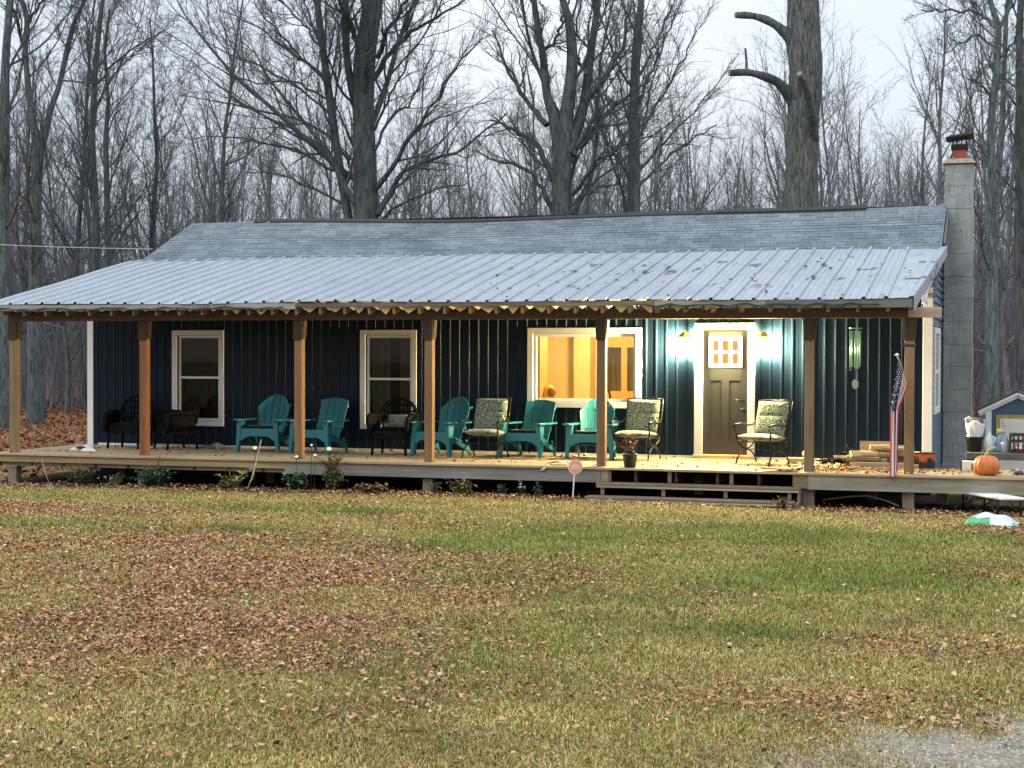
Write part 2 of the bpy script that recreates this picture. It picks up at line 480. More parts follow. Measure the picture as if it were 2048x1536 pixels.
def dirt_mask(x, y):
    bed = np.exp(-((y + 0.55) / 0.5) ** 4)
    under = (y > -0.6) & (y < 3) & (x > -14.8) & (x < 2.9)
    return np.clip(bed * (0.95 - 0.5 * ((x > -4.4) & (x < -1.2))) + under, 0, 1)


gx = np.unique(np.concatenate([np.linspace(-420, -60, 19), np.linspace(-60, -18, 43), np.linspace(-18, 6, 161), np.linspace(6, 30, 25), np.linspace(30, 400, 19)]))
gy = np.unique(np.concatenate([np.linspace(-60, -22, 20), np.linspace(-22, 0, 148), np.linspace(0, 30, 61), np.linspace(30, 120, 46), np.linspace(120, 500, 20)]))
GX, GY = np.meshgrid(gx, gy)
GZ = gz(GX, GY)
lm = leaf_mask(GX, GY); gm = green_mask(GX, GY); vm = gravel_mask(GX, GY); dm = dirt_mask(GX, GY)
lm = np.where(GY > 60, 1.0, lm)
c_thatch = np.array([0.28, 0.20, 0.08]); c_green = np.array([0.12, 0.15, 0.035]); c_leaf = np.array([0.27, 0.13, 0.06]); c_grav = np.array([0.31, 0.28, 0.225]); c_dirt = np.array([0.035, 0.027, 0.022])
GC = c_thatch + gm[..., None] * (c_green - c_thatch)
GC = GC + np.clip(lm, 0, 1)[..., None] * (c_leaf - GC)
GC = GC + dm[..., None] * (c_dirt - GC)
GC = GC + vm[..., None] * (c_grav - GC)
ny, nx = GX.shape
idx = np.arange(nx * ny).reshape(ny, nx)
F = np.stack([idx[:-1, :-1], idx[:-1, 1:], idx[1:, 1:], idx[1:, :-1]], -1).reshape(-1, 4)
me = mesh_np("ground", np.stack([GX, GY, GZ], -1).reshape(-1, 3), [F], GC.reshape(-1, 3), smooth=True)
M_ground = mat("lawn_soil", attr="Col", rough=0.97, spec=0.1, world=True,
               layers=[(7, (1, 1, 1), (0.5,), 0.45, 0.68, 0.75), (42, (1, 1, 1), (0.45,), 0.48, 0.64, 0.85), (60, (1, 1, 1), (1.7,), 0.55, 0.7, 0.8)], bump=(45, (1, 1, 1), 0.9, 0.03))
ground = link_mesh("ground", me, M_ground)
tag(ground, kind="structure")


def in_house(x, y):
    return ((x > -14.45) & (x < 0.42) & (y > 2.45) & (y < 9.8))


def sample_lawn(n, power=1.0, x0=-21.0, x1=7.0, y0=-19.6, y1=0.2):
    """random points of the lawn, denser towards the photographer's end"""
    x = rng.uniform(x0, x1, n * 5); y = rng.uniform(y0, y1, n * 5)
    d = np.hypot(x - CAM_P[0], y - CAM_P[1])
    ang = np.degrees(np.arctan2(x - CAM_P[0], y - CAM_P[1]))
    side = np.clip(np.maximum(-39.5 - ang, ang - 5.5) / 6, 0, 1)          # thinner to either side of the view
    keep = (ang > -68) & (ang < 50) & (d > 4.5) & (rng.random(len(x)) < (6.5 / np.maximum(d, 6.5)) ** power * (1 - 0.62 * side))
    return x[keep][:n], y[keep][:n], d[keep][:n]


# grass: matted autumn blades
x, y, d = sample_lawn(1150000, 1.15)
g = green_mask(x, y); l = leaf_mask(x, y); v = gravel_mask(x, y); dd = dirt_mask(x, y)
keep = (rng.random(len(x)) > v * 1.05) & (rng.random(len(x)) > dd * 1.0) & (rng.random(len(x)) > np.clip(l - 0.25, 0, 1) * 0.62) & (y < -0.25)
x, y, d, g, l = x[keep], y[keep], d[keep], g[keep], l[keep]
n = len(x)
isg = rng.random(n) < np.clip(0.15 + 1.08 * g, 0, 0.9)
h = np.where(isg, rng.uniform(0.022, 0.052, n) * (0.75 + 0.55 * g), rng.uniform(0.016, 0.042, n))
lean = np.where(isg, rng.uniform(0.2, 1.25, n), rng.uniform(0.7, 1.6, n))
az = rng.uniform(0, 2 * np.pi, n)
wd = 0.0009 + 0.00017 * d + rng.uniform(0, 0.0010, n)
z = gz(x, y) - 0.004
bx = np.cos(az + np.pi / 2) * wd; by = np.sin(az + np.pi / 2) * wd
L1 = h * 1.1
mx_ = x + np.cos(az) * L1 * 0.5 * np.sin(lean * 0.6); my_ = y + np.sin(az) * L1 * 0.5 * np.sin(lean * 0.6); mz_ = z + L1 * 0.55 * np.cos(lean * 0.6)
tx_ = mx_ + np.cos(az) * L1 * 0.6 * np.sin(lean * 1.25); ty_ = my_ + np.sin(az) * L1 * 0.6 * np.sin(lean * 1.25); tz_ = np.maximum(mz_ + L1 * 0.55 * np.cos(lean * 1.25), z + 0.006)
V = np.stack([np.stack([x - bx, y - by, z], -1), np.stack([x + bx, y + by, z], -1), np.stack([mx_ + bx * .8, my_ + by * .8, mz_], -1), np.stack([mx_ - bx * .8, my_ - by * .8, mz_], -1), np.stack([tx_, ty_, tz_], -1)], 1)
pal_g = np.array([[0.19, 0.23, 0.05], [0.255, 0.28, 0.07], [0.31, 0.315, 0.10], [0.14, 0.18, 0.045]])
pal_d = np.array([[0.52, 0.40, 0.155], [0.44, 0.32, 0.115], [0.33, 0.22, 0.08], [0.60, 0.50, 0.25], [0.26, 0.18, 0.06]])
c = np.where(isg[:, None], pal_g[rng.integers(0, 4, n)], pal_d[rng.integers(0, 5, n)]) * rng.uniform(0.7, 1.25, (n, 1)) * (0.62 + 0.76 * fbm(x * 1.7, y * 1.7, 61, 4))[:, None] * np.array([1.0, 0.985, 0.95])
b0 = np.arange(n)[:, None] * 5
me = mesh_np("grass", V.reshape(-1, 3), [b0 + np.array([[0, 1, 2, 3]]), b0 + np.array([[3, 2, 4]])], np.repeat(c, 5, 0))
tag(link_mesh("grass", me, M_attr), "short matted autumn grass, straw and green, over the lawn", "grass", kind="stuff")


def leaf_mesh(x, y, z, size, tilt, pal, name, flat=0.25):
    n = len(x)
    az = rng.uniform(0, 2 * np.pi, n)
    ux = np.stack([np.cos(az), np.sin(az), rng.normal(0, tilt, n)], -1)
    ux /= np.linalg.norm(ux, axis=1)[:, None]
    wx = np.stack([-np.sin(az), np.cos(az), rng.normal(0, tilt, n)], -1)
    wx -= ux * (ux * wx).sum(1)[:, None]; wx /= np.linalg.norm(wx, axis=1)[:, None]
    nn = np.cross(ux, wx); nn *= np.sign(nn[:, 2:3] + 1e-9)
    s = size[:, None]
    p = np.stack([x, y, z], -1)
    cu = rng.uniform(-0.1, 0.5, (n, 1)); fo = rng.uniform(0.0, 0.6, (n, 1))
    asp = rng.uniform(0.38, 0.62, (n, 1))
    q = [p - ux * s * 0.55 + nn * s * cu, p - ux * s * 0.12 + wx * s * asp + nn * s * fo, p + ux * s * 0.22 + wx * s * asp * 0.6 + nn * s * fo * 0.6, p + ux * s * 0.6 + nn * s * cu * 1.2,
         p + ux * s * 0.15 - wx * s * asp * 0.75 + nn * s * fo * 0.8, p - ux * s * 0.2 - wx * s * asp * 0.9 + nn * s * fo]
    V = np.stack(q, 1).reshape(-1, 3)
    b = np.arange(n)[:, None] * 6
    c = pal[rng.integers(0, len(pal), n)] * rng.uniform(0.65, 1.25, (n, 1))
    return mesh_np(name, V, [b + np.array([[0, 1, 2, 3]]), b + np.array([[0, 3, 4, 5]])], np.repeat(c, 6, 0))


PAL_LEAF = np.array([[0.46, 0.235, 0.095], [0.36, 0.16, 0.065], [0.52, 0.30, 0.14], [0.24, 0.11, 0.05], [0.14, 0.07, 0.04], [0.52, 0.39, 0.25], [0.38, 0.20, 0.09]])
x, y, d = sample_lawn(700000, 0.9, x1=7.0, y1=1.0)
l = leaf_mask(x, y)
keep = rng.random(len(x)) < np.clip(0.012 + 1.1 * l ** 1.15, 0, 1) * (1 - 0.75 * gravel_mask(x, y))
x, y, d = x[keep], y[keep], d[keep]
sz = (0.008 + 0.024 * rng.random(len(x)) ** 1.6) * (0.85 + 0.025 * d)
me = leaf_mesh(x, y, gz(x, y) + rng.uniform(0.006, 0.03, len(x)), sz, 0.3, PAL_LEAF, "fallen_leaves")
tag(link_mesh("fallen_leaves", me, M_attrw), "curled tan and brown fallen leaves strewn over the lawn", "leaves", kind="stuff")
# a few big pale and rust leaves near the camera
x, y, d = sample_lawn(200, 0.6)
sz = rng.uniform(0.028, 0.05, len(x))
me = leaf_mesh(x, y, gz(x, y) + 0.035, sz, 0.25, np.array([[0.46, 0.38, 0.27], [0.42, 0.33, 0.22], [0.24, 0.07, 0.035], [0.36, 0.23, 0.13], [0.5, 0.44, 0.34]]), "large_leaves")
tag(link_mesh("large_leaves", me, M_attrw), "larger pale and rusty leaves dotted over the grass", "leaves", kind="stuff")
# gravel stones
x, y, d = sample_lawn(60000, 0.5, x0=0.2, x1=5.0, y0=-18.6, y1=-13)
keep = rng.random(len(x)) < gravel_mask(x, y); x, y = x[keep], y[keep]
n = len(x); r = (0.002 + 0.008 * rng.random(n) ** 3)[:, None]
p = np.stack([x, y, gz(x, y)], -1)
octa = np.array([[1, 0, 0], [0, 1, 0], [-1, 0, 0], [0, -1, 0], [0, 0, 0.8], [0, 0, -0.8]])
V = p[:, None] + octa[None] * r[:, None] * rng.uniform(0.6, 1.3, (n, 6, 1))
b = np.arange(n)[:, None] * 6
tri = [b + np.array([t]) for t in ([0, 1, 4], [1, 2, 4], [2, 3, 4], [3, 0, 4])]
me = mesh_np("gravel", V.reshape(-1, 3), tri, np.repeat(np.array([[0.38, 0.345, 0.28]]) * rng.uniform(0.45, 1.4, (n, 1)), 6, 0))
tag(link_mesh("gravel", me, M_attr), "pale grey gravel at the edge of the drive", "gravel", kind="stuff")
# leaf litter behind and beside the house
n = 60000
x = rng.uniform(-34, 9, n); y = rng.uniform(0.3, 42, n)
keep = ~in_house(x, y) & ~((x > -14.6) & (x < 2.8) & (y < 2.6)) & ((x < -13.5 + 0.0 * y) | (x > 0.4))
x, y = x[keep], y[keep]
me = leaf_mesh(x, y, gz(x, y) + rng.uniform(0.01, 0.06, len(x)), rng.uniform(0.05, 0.12, len(x)), 0.4, PAL_LEAF * np.array([0.58, 0.48, 0.47]), "forest_litter")
tag(link_mesh("forest_litter", me, M_attrw), "reddish brown leaf litter on the wood floor behind the house", "leaves", kind="stuff")

# ------------------------------------------------------------------ house
YW = 2.518          # front wall plane
XL, XR = -14.41, 0.38
YB = 9.72
house = thing("house", "long low blue house with grey shingle roof and white window trim", "house", (-7.0, YW, -0.5))
HOLES = [(-12.60, -11.77, 0.46, 1.97), (-8.99, -8.15, 0.46, 1.97), (-6.0, -4.27, 0.88, 1.99), (-3.19, -2.43, 0.04, 2.05)]


def zroof(y):        # main roof, front slope
    return 4.24 - 0.452 * (6.12 - y)


fw_ = MB()
xs = sorted({XL, XR} | {h[0] for h in HOLES} | {h[1] for h in HOLES})
zs = sorted({-0.5, 2.62} | {h[2] for h in HOLES} | {h[3] for h in HOLES})
for i in range(len(xs) - 1):
    for j in range(len(zs) - 1):
        cx, cz = (xs[i] + xs[i + 1]) / 2, (zs[j] + zs[j + 1]) / 2
        if any(h[0] < cx < h[1] and h[2] < cz < h[3] for h in HOLES): continue
        for yy, o in ((YW, 1), (YW + 0.14, -1)):
            q = [(xs[i], yy, zs[j]), (xs[i + 1], yy, zs[j]), (xs[i + 1], yy, zs[j + 1]), (xs[i], yy, zs[j + 1])]
            fw_.add(q[::o], [(0, 1, 2, 3)])
for (a, b, c, d) in HOLES:
    y0, y1 = YW, YW + 0.14
    fw_.add([(a, y0, c), (a, y1, c), (a, y1, d), (a, y0, d)], [(0, 1, 2, 3)])
    fw_.add([(b, y0, c), (b, y1, c), (b, y1, d), (b, y0, d)], [(3, 2, 1, 0)])
    fw_.add([(a, y0, d), (b, y0, d), (b, y1, d), (a, y1, d)], [(3, 2, 1, 0)])
    fw_.add([(a, y0, c), (b, y0, c), (b, y1, c), (a, y1, c)], [(0, 1, 2, 3)])
TRIM = [(-12.70, -11.68, 0.37, 2.06), (-9.09, -8.06, 0.37, 2.06), (-6.10, -4.17, 0.78, 2.09), (-3.30, -2.33, -0.02, 2.16)]
k = 0
x = XL + 0.2
while x < XR - 0.15:
    z0 = [(0.0, 2.62)]
    for (a, b, c, d) in TRIM:
        if a - 0.02 < x < b + 0.02:
            z0 = [(0.0, c - 0.003), (d + 0.003, 2.62)] if c > 0.05 else [(d + 0.003, 2.62)]
    for (p, q) in z0:
        fw_.hexa([(x - 0.020, YW + 0.002, p), (x + 0.020, YW + 0.002, p), (x + 0.020, YW + 0.003, p), (x - 0.020, YW + 0.003, p), (x - 0.020, YW + 0.002, q), (x + 0.020, YW + 0.002, q), (x + 0.020, YW + 0.003, q), (x - 0.020, YW + 0.003, q)])
        fw_.add([(x - 0.021, YW - 0.001, p), (x - 0.010, YW - 0.017, p), (x + 0.010, YW - 0.017, p), (x + 0.021, YW - 0.001, p), (x - 0.021, YW - 0.001, q), (x - 0.010, YW - 0.017, q), (x + 0.010, YW - 0.017, q), (x + 0.021, YW - 0.001, q)],
                [(0, 1, 5, 4), (1, 2, 6, 5), (2, 3, 7, 6), (0, 3, 2, 1), (4, 5, 6, 7)])
        # flat intermediate crease
        fw_.box(x + 0.080, x + 0.086, YW - 0.004, YW - 0.0005, p, q)
    x += 0.1685
front = fw_.build("front_wall", M_wall, house)
mb = MB()     # gable walls and back, lap siding on the right gable
mb.box(XL + 0.001, XL + 0.14, YW + 0.142, YB - 0.14, -0.5, 2.6)
mb.add([(XL + 0.001, YW + 0.02, 2.6), (XL + 0.001, YB, 2.6), (XL + 0.001, 6.12, 4.15)], [(0, 2, 1)])
mb.box(XL + 0.001, XR - 0.001, YB - 0.14, YB, -0.5, 2.6)
mb.build("rear_wall", M_wall, house)
mb = MB()
z = -0.5
while z < 4.2:
    ya = YW + 0.02 if z < 2.5 else YW + (z - 2.5) / 0.452 + 0.15
    yb = YB - 0.02 if z < 2.5 else YB - (z - 2.5) / 0.452 - 0.15
    if yb - ya > 0.2:
        mb.hexa([(XR - 0.1, ya, z), (XR + 0.012, ya, z), (XR + 0.012, yb, z), (XR - 0.1, yb, z), (XR - 0.1, ya, z + 0.128), (XR - 0.012, ya, z + 0.128), (XR - 0.012, yb, z + 0.128), (XR - 0.1, yb, z + 0.128)])
    z += 0.125
mb.build("gable_siding", M_lap, house)
for nm, x0, x1 in (("corner_trim", XL - 0.012, XL + 0.105), ("corner_trim", XR - 0.13, XR + 0.014)):
    MB().box(x0, x1, YW - 0.024, YW + 0.10, 0.0, 2.7).build(nm, M_whitev, house, bevel=0.004)
# white flashing strip at the foot of the front wall
MB().box(-14.2, -3.32, YW - 0.026, YW - 0.006, 0.0, 0.035).box(-2.31, 0.1, YW - 0.026, YW - 0.006, 0.0, 0.035).build("base_flashing", M_white, house)

# shingle roof
def mat_shingle():
    m = bpy.data.materials.new("asphalt_shingle"); m.use_nodes = True
    t = m.node_tree; N = t.nodes; L = t.links; b = N['Principled BSDF']
    b.inputs['Roughness'].default_value = 0.9; b.inputs['Specular IOR Level'].default_value = 0.3
    g = N.new("ShaderNodeNewGeometry"); sx = N.new("ShaderNodeSeparateXYZ"); L.new(g.outputs['Position'], sx.inputs[0])
    ml = N.new("ShaderNodeMath"); ml.operation = 'MULTIPLY'; ml.inputs[1].default_value = 1.097; L.new(sx.outputs['Y'], ml.inputs[0])
    cb = N.new("ShaderNodeCombineXYZ"); L.new(sx.outputs['X'], cb.inputs['X']); L.new(ml.outputs[0], cb.inputs['Y'])
    br = N.new("ShaderNodeTexBrick"); L.new(cb.outputs[0], br.inputs['Vector'])
    br.inputs['Scale'].default_value = 1.0; br.inputs['Brick Width'].default_value = 0.27; br.inputs['Row Height'].default_value = 0.125
    br.inputs['Mortar Size'].default_value = 0.005; br.inputs['Mortar Smooth'].default_value = 0.1; br.inputs['Bias'].default_value = 0.0
    br.inputs['Color1'].default_value = (0.122, 0.15, 0.168, 1); br.inputs['Color2'].default_value = (0.195, 0.235, 0.26, 1); br.inputs['Mortar'].default_value = (0.075, 0.095, 0.11, 1)
    br.offset_frequency = 2; br.squash = 0.7; br.squash_frequency = 3
    nz = N.new("ShaderNodeTexNoise"); nz.inputs['Scale'].default_value = 1.1; nz.inputs['Detail'].default_value = 4; L.new(g.outputs['Position'], nz.inputs['Vector'])
    n2 = N.new("ShaderNodeTexNoise"); n2.inputs['Scale'].default_value = 55; L.new(g.outputs['Position'], n2.inputs['Vector'])
    mr = N.new("ShaderNodeMapRange"); mr.inputs[1].default_value = 0.35; mr.inputs[2].default_value = 0.7; mr.inputs[3].default_value = 0.8; mr.inputs[4].default_value = 1.15; L.new(nz.outputs['Fac'], mr.inputs[0])
    mr2 = N.new("ShaderNodeMapRange"); mr2.inputs[1].default_value = 0.3; mr2.inputs[2].default_value = 0.7; mr2.inputs[3].default_value = 0.75; mr2.inputs[4].default_value = 1.25; L.new(n2.outputs['Fac'], mr2.inputs[0])
    mm = N.new("ShaderNodeMath"); mm.operation = 'MULTIPLY'; L.new(mr.outputs[0], mm.inputs[0]); L.new(mr2.outputs[0], mm.inputs[1])
    hs = N.new("ShaderNodeHueSaturation"); L.new(mm.outputs[0], hs.inputs['Value']); L.new(br.outputs['Color'], hs.inputs['Color'])
    L.new(hs.outputs['Color'], b.inputs['Base Color'])
    bp = N.new("ShaderNodeBump"); bp.inputs['Strength'].default_value = 0.7; bp.inputs['Distance'].default_value = 0.012; bp.invert = True
    L.new(br.outputs['Fac'], bp.inputs['Height']); L.new(bp.outputs['Normal'], b.inputs['Normal'])
    return m


M_shingle = mat_shingle()
def sag(x):          # the ridge dips a little between its ends
    return 0.05 * math.sin((x + 14) * 0.9) * 0.4 - 0.03 * math.cos((x + 7) * 0.45)


mb = MB()
RXL, RXR = -14.44, 0.44
NX = 60; NC = 36
def rf(u, v):
    x = RXL + (RXR - RXL) * u + (0.16 * v if u == 0 else 0)
    yy = YW - 0.05 + (6.12 - YW + 0.05) * v
    return (x, yy, zroof(yy) + sag(x) * v)
# courses step up like overlapped shingles
rows = 29
for j in range(rows):
    v0, v1 = j / rows, (j + 1) / rows
    vs = []
    for i in range(NX + 1):
        a = rf(i / NX, v0); b = rf(i / NX, v1)
        vs += [(a[0], a[1], a[2] - 0.004), (a[0], a[1], a[2] + 0.010), (b[0], b[1], b[2] + 0.002)]
    fs = []
    for i in range(NX):
        q = i * 3
        fs += [(q, q + 3, q + 4, q + 1), (q + 1, q + 4, q + 5, q + 2)]
    mb.add(vs, fs)
vs = [(RXL + 0.16, 6.12, 4.24 + sag(RXL)), (RXR, 6.12, 4.24 + sag(RXR)), (RXR, YB + 0.2, 4.24 - 0.452 * (YB + 0.2 - 6.12)), (RXL, YB + 0.2, 4.24 - 0.452 * (YB + 0.2 - 6.12))]
mb.add(vs, [(0, 1, 2, 3)])
mb.add([(RXL, YW - 0.05, zroof(YW - 0.05) - 0.05), (RXR, YW - 0.05, zroof(YW - 0.05) - 0.05), (RXR, 6.12, 4.14), (RXL, 6.12, 4.14)], [(3, 2, 1, 0)])
roof = mb.build("roof", M_shingle, house)
M_ridge = mat("dark_ridge_vent", (0.025, 0.025, 0.027), rough=0.85, layers=[(6, (1, 1, 1), (0.6,), 0.4, 0.7, 0.6)])
mb = MB()
edges = [-12.75, -12.55, -12.45, -9.6, -6.55, -6.5, -3.55, -0.93]
for a, b in ((-12.85, -12.6), (-12.5, -9.5), (-9.5, -6.5), (-6.5, -3.6), (-3.6, -0.93)):
    n = max(2, int((b - a) / 0.3))
    lift = 0.02 if a > -4 else 0.0
    for i in range(n):
        x0 = a + (b - a) * i / n; x1 = a + (b - a) * (i + 1) / n
        z0 = 4.24 + sag(x0) + lift; z1 = 4.24 + sag(x1) + lift
        mb.hexa([(x0, 6.0, z0 - 0.055), (x1, 6.0, z1 - 0.055), (x1, 6.14, z1 + 0.005), (x0, 6.14, z0 + 0.005), (x0, 6.0, z0 - 0.02), (x1, 6.0, z1 - 0.02), (x1, 6.14, z1 + 0.045), (x0, 6.14, z0 + 0.045)])
mb.build("ridge_vent", M_ridge, roof)
MB().tube([(-0.02, 5.35, zroof(5.35)), (-0.05, 5.4, zroof(5.4) + 0.2), (0.06, 5.6, zroof(5.6) + 0.22)], 0.012, 6).build("roof_bracket", M_block, roof)
MB().beam((RXR + 0.03, YW + 2.0, zroof(YW + 2.0) - 0.07), (RXR + 0.03, 5.95, zroof(5.95) - 0.07), 0.03, 0.14).build("rake_board", M_concrete, house)

# chimney
ch = MB()
cx0, cx1, cy0, cy1 = 0.405, 0.885, 6.02, 6.5
z = -0.5; k = 0
while z < 4.95:
    z1 = min(z + 0.392, 4.97)
    j = 0.006 * ((k * 7) % 3 - 1)
    ch.box(cx0 + j, cx1 + j, cy0 + 0.002 * (k % 3), cy1, z, z1 - 0.006)
    ch.box(cx0 + 0.008, cx1 - 0.008, cy0 + 0.009, cy1 - 0.01, z1 - 0.008, z1 + 0.002)
    z = z1; k += 1
chim = ch.build("chimney", M_block, house, bevel=0.006)
mb = MB()
mb.hexa([(cx0 - 0.05, cy0 - 0.05, 4.985), (cx1 + 0.05, cy0 - 0.05, 4.985), (cx1 + 0.05, cy1 + 0.05, 4.985), (cx0 - 0.05, cy1 + 0.05, 4.985), (cx0 + 0.03, cy0 + 0.03, 5.075), (cx1 - 0.03, cy0 + 0.03, 5.075), (cx1 - 0.03, cy1 - 0.03, 5.075), (cx0 + 0.03, cy1 - 0.03, 5.075)])
mb.build("cap_slab", M_capst, chim, bevel=0.012)
MB().box(0.53, 0.755, 6.14, 6.37, 5.06, 5.27).build("flue_tile", M_flue, chim, bevel=0.02)
mb = MB()
mb.box(0.50, 0.785, 6.11, 6.40, 5.24, 5.33)
for px, py in ((0.53, 6.14), (0.6, 6.14), (0.68, 6.14), (0.755, 6.14), (0.53, 6.37), (0.755, 6.37)): mb.box(px - 0.01, px + 0.01, py - 0.01, py + 0.01, 5.32, 5.43)
mb.obox((0.645, 6.25, 5.455), (0.47, 0.47, 0.05), (0, rad(-6), 0))
mb.obox((0.655, 6.25, 5.487), (0.36, 0.36, 0.03), (0, rad(-6), 0))
mb.build("chimney_cap", M_black, chim, bevel=0.01)

# windows
def window(x0, x1, z0, z1, tx, glass, hung):
    w = MB()
    a, b, c, d = tx
    y0, y1 = YW - 0.034, YW + 0.03
    w.box(a, b, y0, y1, z1 + 0.004, d).box(a, b, y0, y1, c, z0 - 0.004)
    w.box(a, x0 - 0.004, y0, y1, z0 - 0.004, z1 + 0.004).box(x1 + 0.004, b, y0, y1, z0 - 0.004, z1 + 0.004)
    win = w.build("window", M_white, house, bevel=0.004)
    f = MB(); yf0, yf1 = YW + 0.032, YW + 0.085; t = 0.045
    f.box(x0, x1, yf0, yf1, z1 - t, z1).box(x0, x1, yf0, yf1, z0, z0 + t).box(x0, x0 + t, yf0, yf1, z0 + t, z1 - t).box(x1 - t, x1, yf0, yf1, z0 + t, z1 - t)
    if hung:
        zm = (z0 + z1) / 2 + 0.01
        f.box(x0 + t, x1 - t, yf0 + 0.004, yf1 - 0.004, zm - 0.02, zm + 0.02)
    f.build("sash", M_whitev, win, bevel=0.003)
    MB().box(x0 + t - 0.002, x1 - t + 0.002, YW + 0.058, YW + 0.062, z0 + t - 0.002, z1 - t + 0.002).build("pane", glass, win)
    return win


w1 = window(*HOLES[0], TRIM[0], M_darkglass, True)
w2 = window(*HOLES[1], TRIM[1], M_darkglass, True)
w3 = window(*HOLES[2], TRIM[2], M_glass, False)
M_curtain = mat("olive_curtain", (0.16, 0.17, 0.13), rough=0.95, layers=[(5, (4, 1, 0.2), (0.5,), 0.45, 0.65, 0.7)])
def curtain(x0, x1, z0, z1, win, m, n):
    mb = MB()
    mb.grid(lambda u, v: (x0 + (x1 - x0) * u, YW + 0.2 + 0.02 * math.sin(u * n) + 0.008 * math.sin(u * n * 2.7), z0 + (z1 - z0) * v), 60, 2)
    mb.build("curtain", m, win, smooth=True, solid=0.003)
curtain(-12.62, -11.75, 0.42, 2.0, w1, mat("dark_blind", (0.022, 0.028, 0.025), rough=0.9, layers=[(3, (1, 1, 8), (0.6,), 0.4, 0.6, 0.7)]), 30)
curtain(-9.0, -8.62, 0.42, 2.0, w2, M_curtain, 25)
curtain(-8.44, -8.14, 0.42, 2.0, w2, mat("brown_curtain", (0.22, 0.14, 0.10), rough=0.95, layers=[(5, (4, 1, 0.2), (0.5,), 0.45, 0.65, 0.7)]), 20)

# lit kitchen behind the picture window and the door
M_room = mat("warm_cream_plaster", (0.76, 0.68, 0.48), rough=0.8, layers=[(1.3, (1, 1, 1), (0.9,), 0.4, 0.7, 0.6)], world=True)
M_pine = mat("pine_trim", (0.66, 0.44, 0.22), rough=0.55, layers=[(2.0, (12, 12, 1), (0.8,), 0.4, 0.7, 0.6)])
mb = MB()
rx0, rx1, ry0, ry1, rz0, rz1 = -6.9, -1.4, YW + 0.145, 5.1, -0.02, 2.42
mb.add([(rx0, ry1, rz0), (rx1, ry1, rz0), (rx1, ry1, rz1), (rx0, ry1, rz1)], [(3, 2, 1, 0)])
mb.add([(rx0, ry0, rz0), (rx0, ry1, rz0), (rx0, ry1, rz1), (rx0, ry0, rz1)], [(0, 1, 2, 3)])
mb.add([(rx1, ry0, rz0), (rx1, ry1, rz0), (rx1, ry1, rz1), (rx1, ry0, rz1)], [(3, 2, 1, 0)])
mb.add([(rx0, ry0, rz1), (rx1, ry0, rz1), (rx1, ry1, rz1), (rx0, ry1, rz1)], [(0, 1, 2, 3)])
mb.add([(rx0, ry0, rz0), (rx1, ry0, rz0), (rx1, ry1, rz0), (rx0, ry1, rz0)], [(3, 2, 1, 0)])
mb.box(-5.92, -5.62, 4.75, ry1 - 0.002, rz0 + 0.002, rz1 - 0.002)
mb.build("interior_wall", M_room, house)
mb = MB()      # inner window with pine casing on the far wall
mb.box(-5.56, -4.72, 5.03, 5.09, 1.78, 1.97).box(-5.56, -4.72, 5.03, 5.09, 0.72, 1.0).box(-5.12, -5.01, 5.035, 5.085, 1.0, 1.78).box(-5.56, -5.42, 5.035, 5.085, 1.0, 1.78).box(-4.84, -4.72, 5.035, 5.085, 1.0, 1.78)
mb.build("inner_casing", M_pine, house, bevel=0.005)
M_dim = mat("dim_glass", (0.05, 0.045, 0.035), rough=0.15, layers=[(2, (6, 1, 0.6), (0.12, 0.10, 0.075), 0.4, 0.6, 0.9)])
MB().box(-5.42, -4.84, 5.06, 5.08, 1.0, 1.78).build("inner_pane", M_dim, house)
MB().box(-6.5, -3.9, 2.70, 3.3, 0.78, 0.845).build("kitchen_counter", M_pine, house, bevel=0.01)
MB().box(-6.02, -5.93, YW + 0.142, 3.1, 0.86, 2.0).build("inner_jamb", M_pine, house)
MB().lathe([(0.16, 0.0), (0.17, 0.03), (0.12, 0.09), (0.03, 0.1)], 16, (-5.2, 3.55, 2.315)).build("ceiling_lamp", M_ceilglow, house, smooth=True)
MB().lathe([(0.16, 0.0), (0.17, 0.03), (0.12, 0.09), (0.03, 0.1)], 16, (-2.9, 3.9, 2.315)).build("ceiling_lamp", M_hallglow, house, smooth=True)
# things seen on the counter
fx = thing("kitchen_faucet", "dark arched kitchen faucet seen through the lit picture window", "faucet", (-4.92, 3.2, 0.845))
MB().tube([(-4.99, 3.2, 0.846), (-4.985, 3.2, 0.95), (-4.965, 3.19, 1.03), (-4.92, 3.18, 1.07), (-4.875, 3.17, 1.03), (-4.855, 3.165, 0.94), (-4.85, 3.16, 0.90)], [0.022, 0.018, 0.017, 0.017, 0.017, 0.019, 0.021], 8).lathe([(0.035, 0), (0.03, 0.02)], 10, (-4.99, 3.2, 0.846)).build("spout", M_plasticblk, fx, smooth=True)
hx = thing("ornament", "yellow hooded ornament with a round brown face on the lit window counter", "ornament", (-5.84, 2.95, 0.845))
M_yel = mat("yellow_glaze", (0.75, 0.50, 0.05), rough=0.4, layers=[(6, (1, 1, 1), (0.85,), 0.4, 0.7, 0.5)])
MB().lathe([(0.15, 0.0), (0.145, 0.08), (0.12, 0.18), (0.085, 0.26), (0.03, 0.30)], 16, (-5.86, 2.97, 0.846)).build("hood", M_yel, hx, smooth=True)
MB().lathe([(0.02, -0.08), (0.06, -0.06), (0.08, 0.0), (0.06, 0.06), (0.02, 0.08)], 14, (-5.79, 2.87, 1.02)).build("face", mat("brown_glaze", (0.30, 0.13, 0.05), rough=0.5), hx, smooth=True)

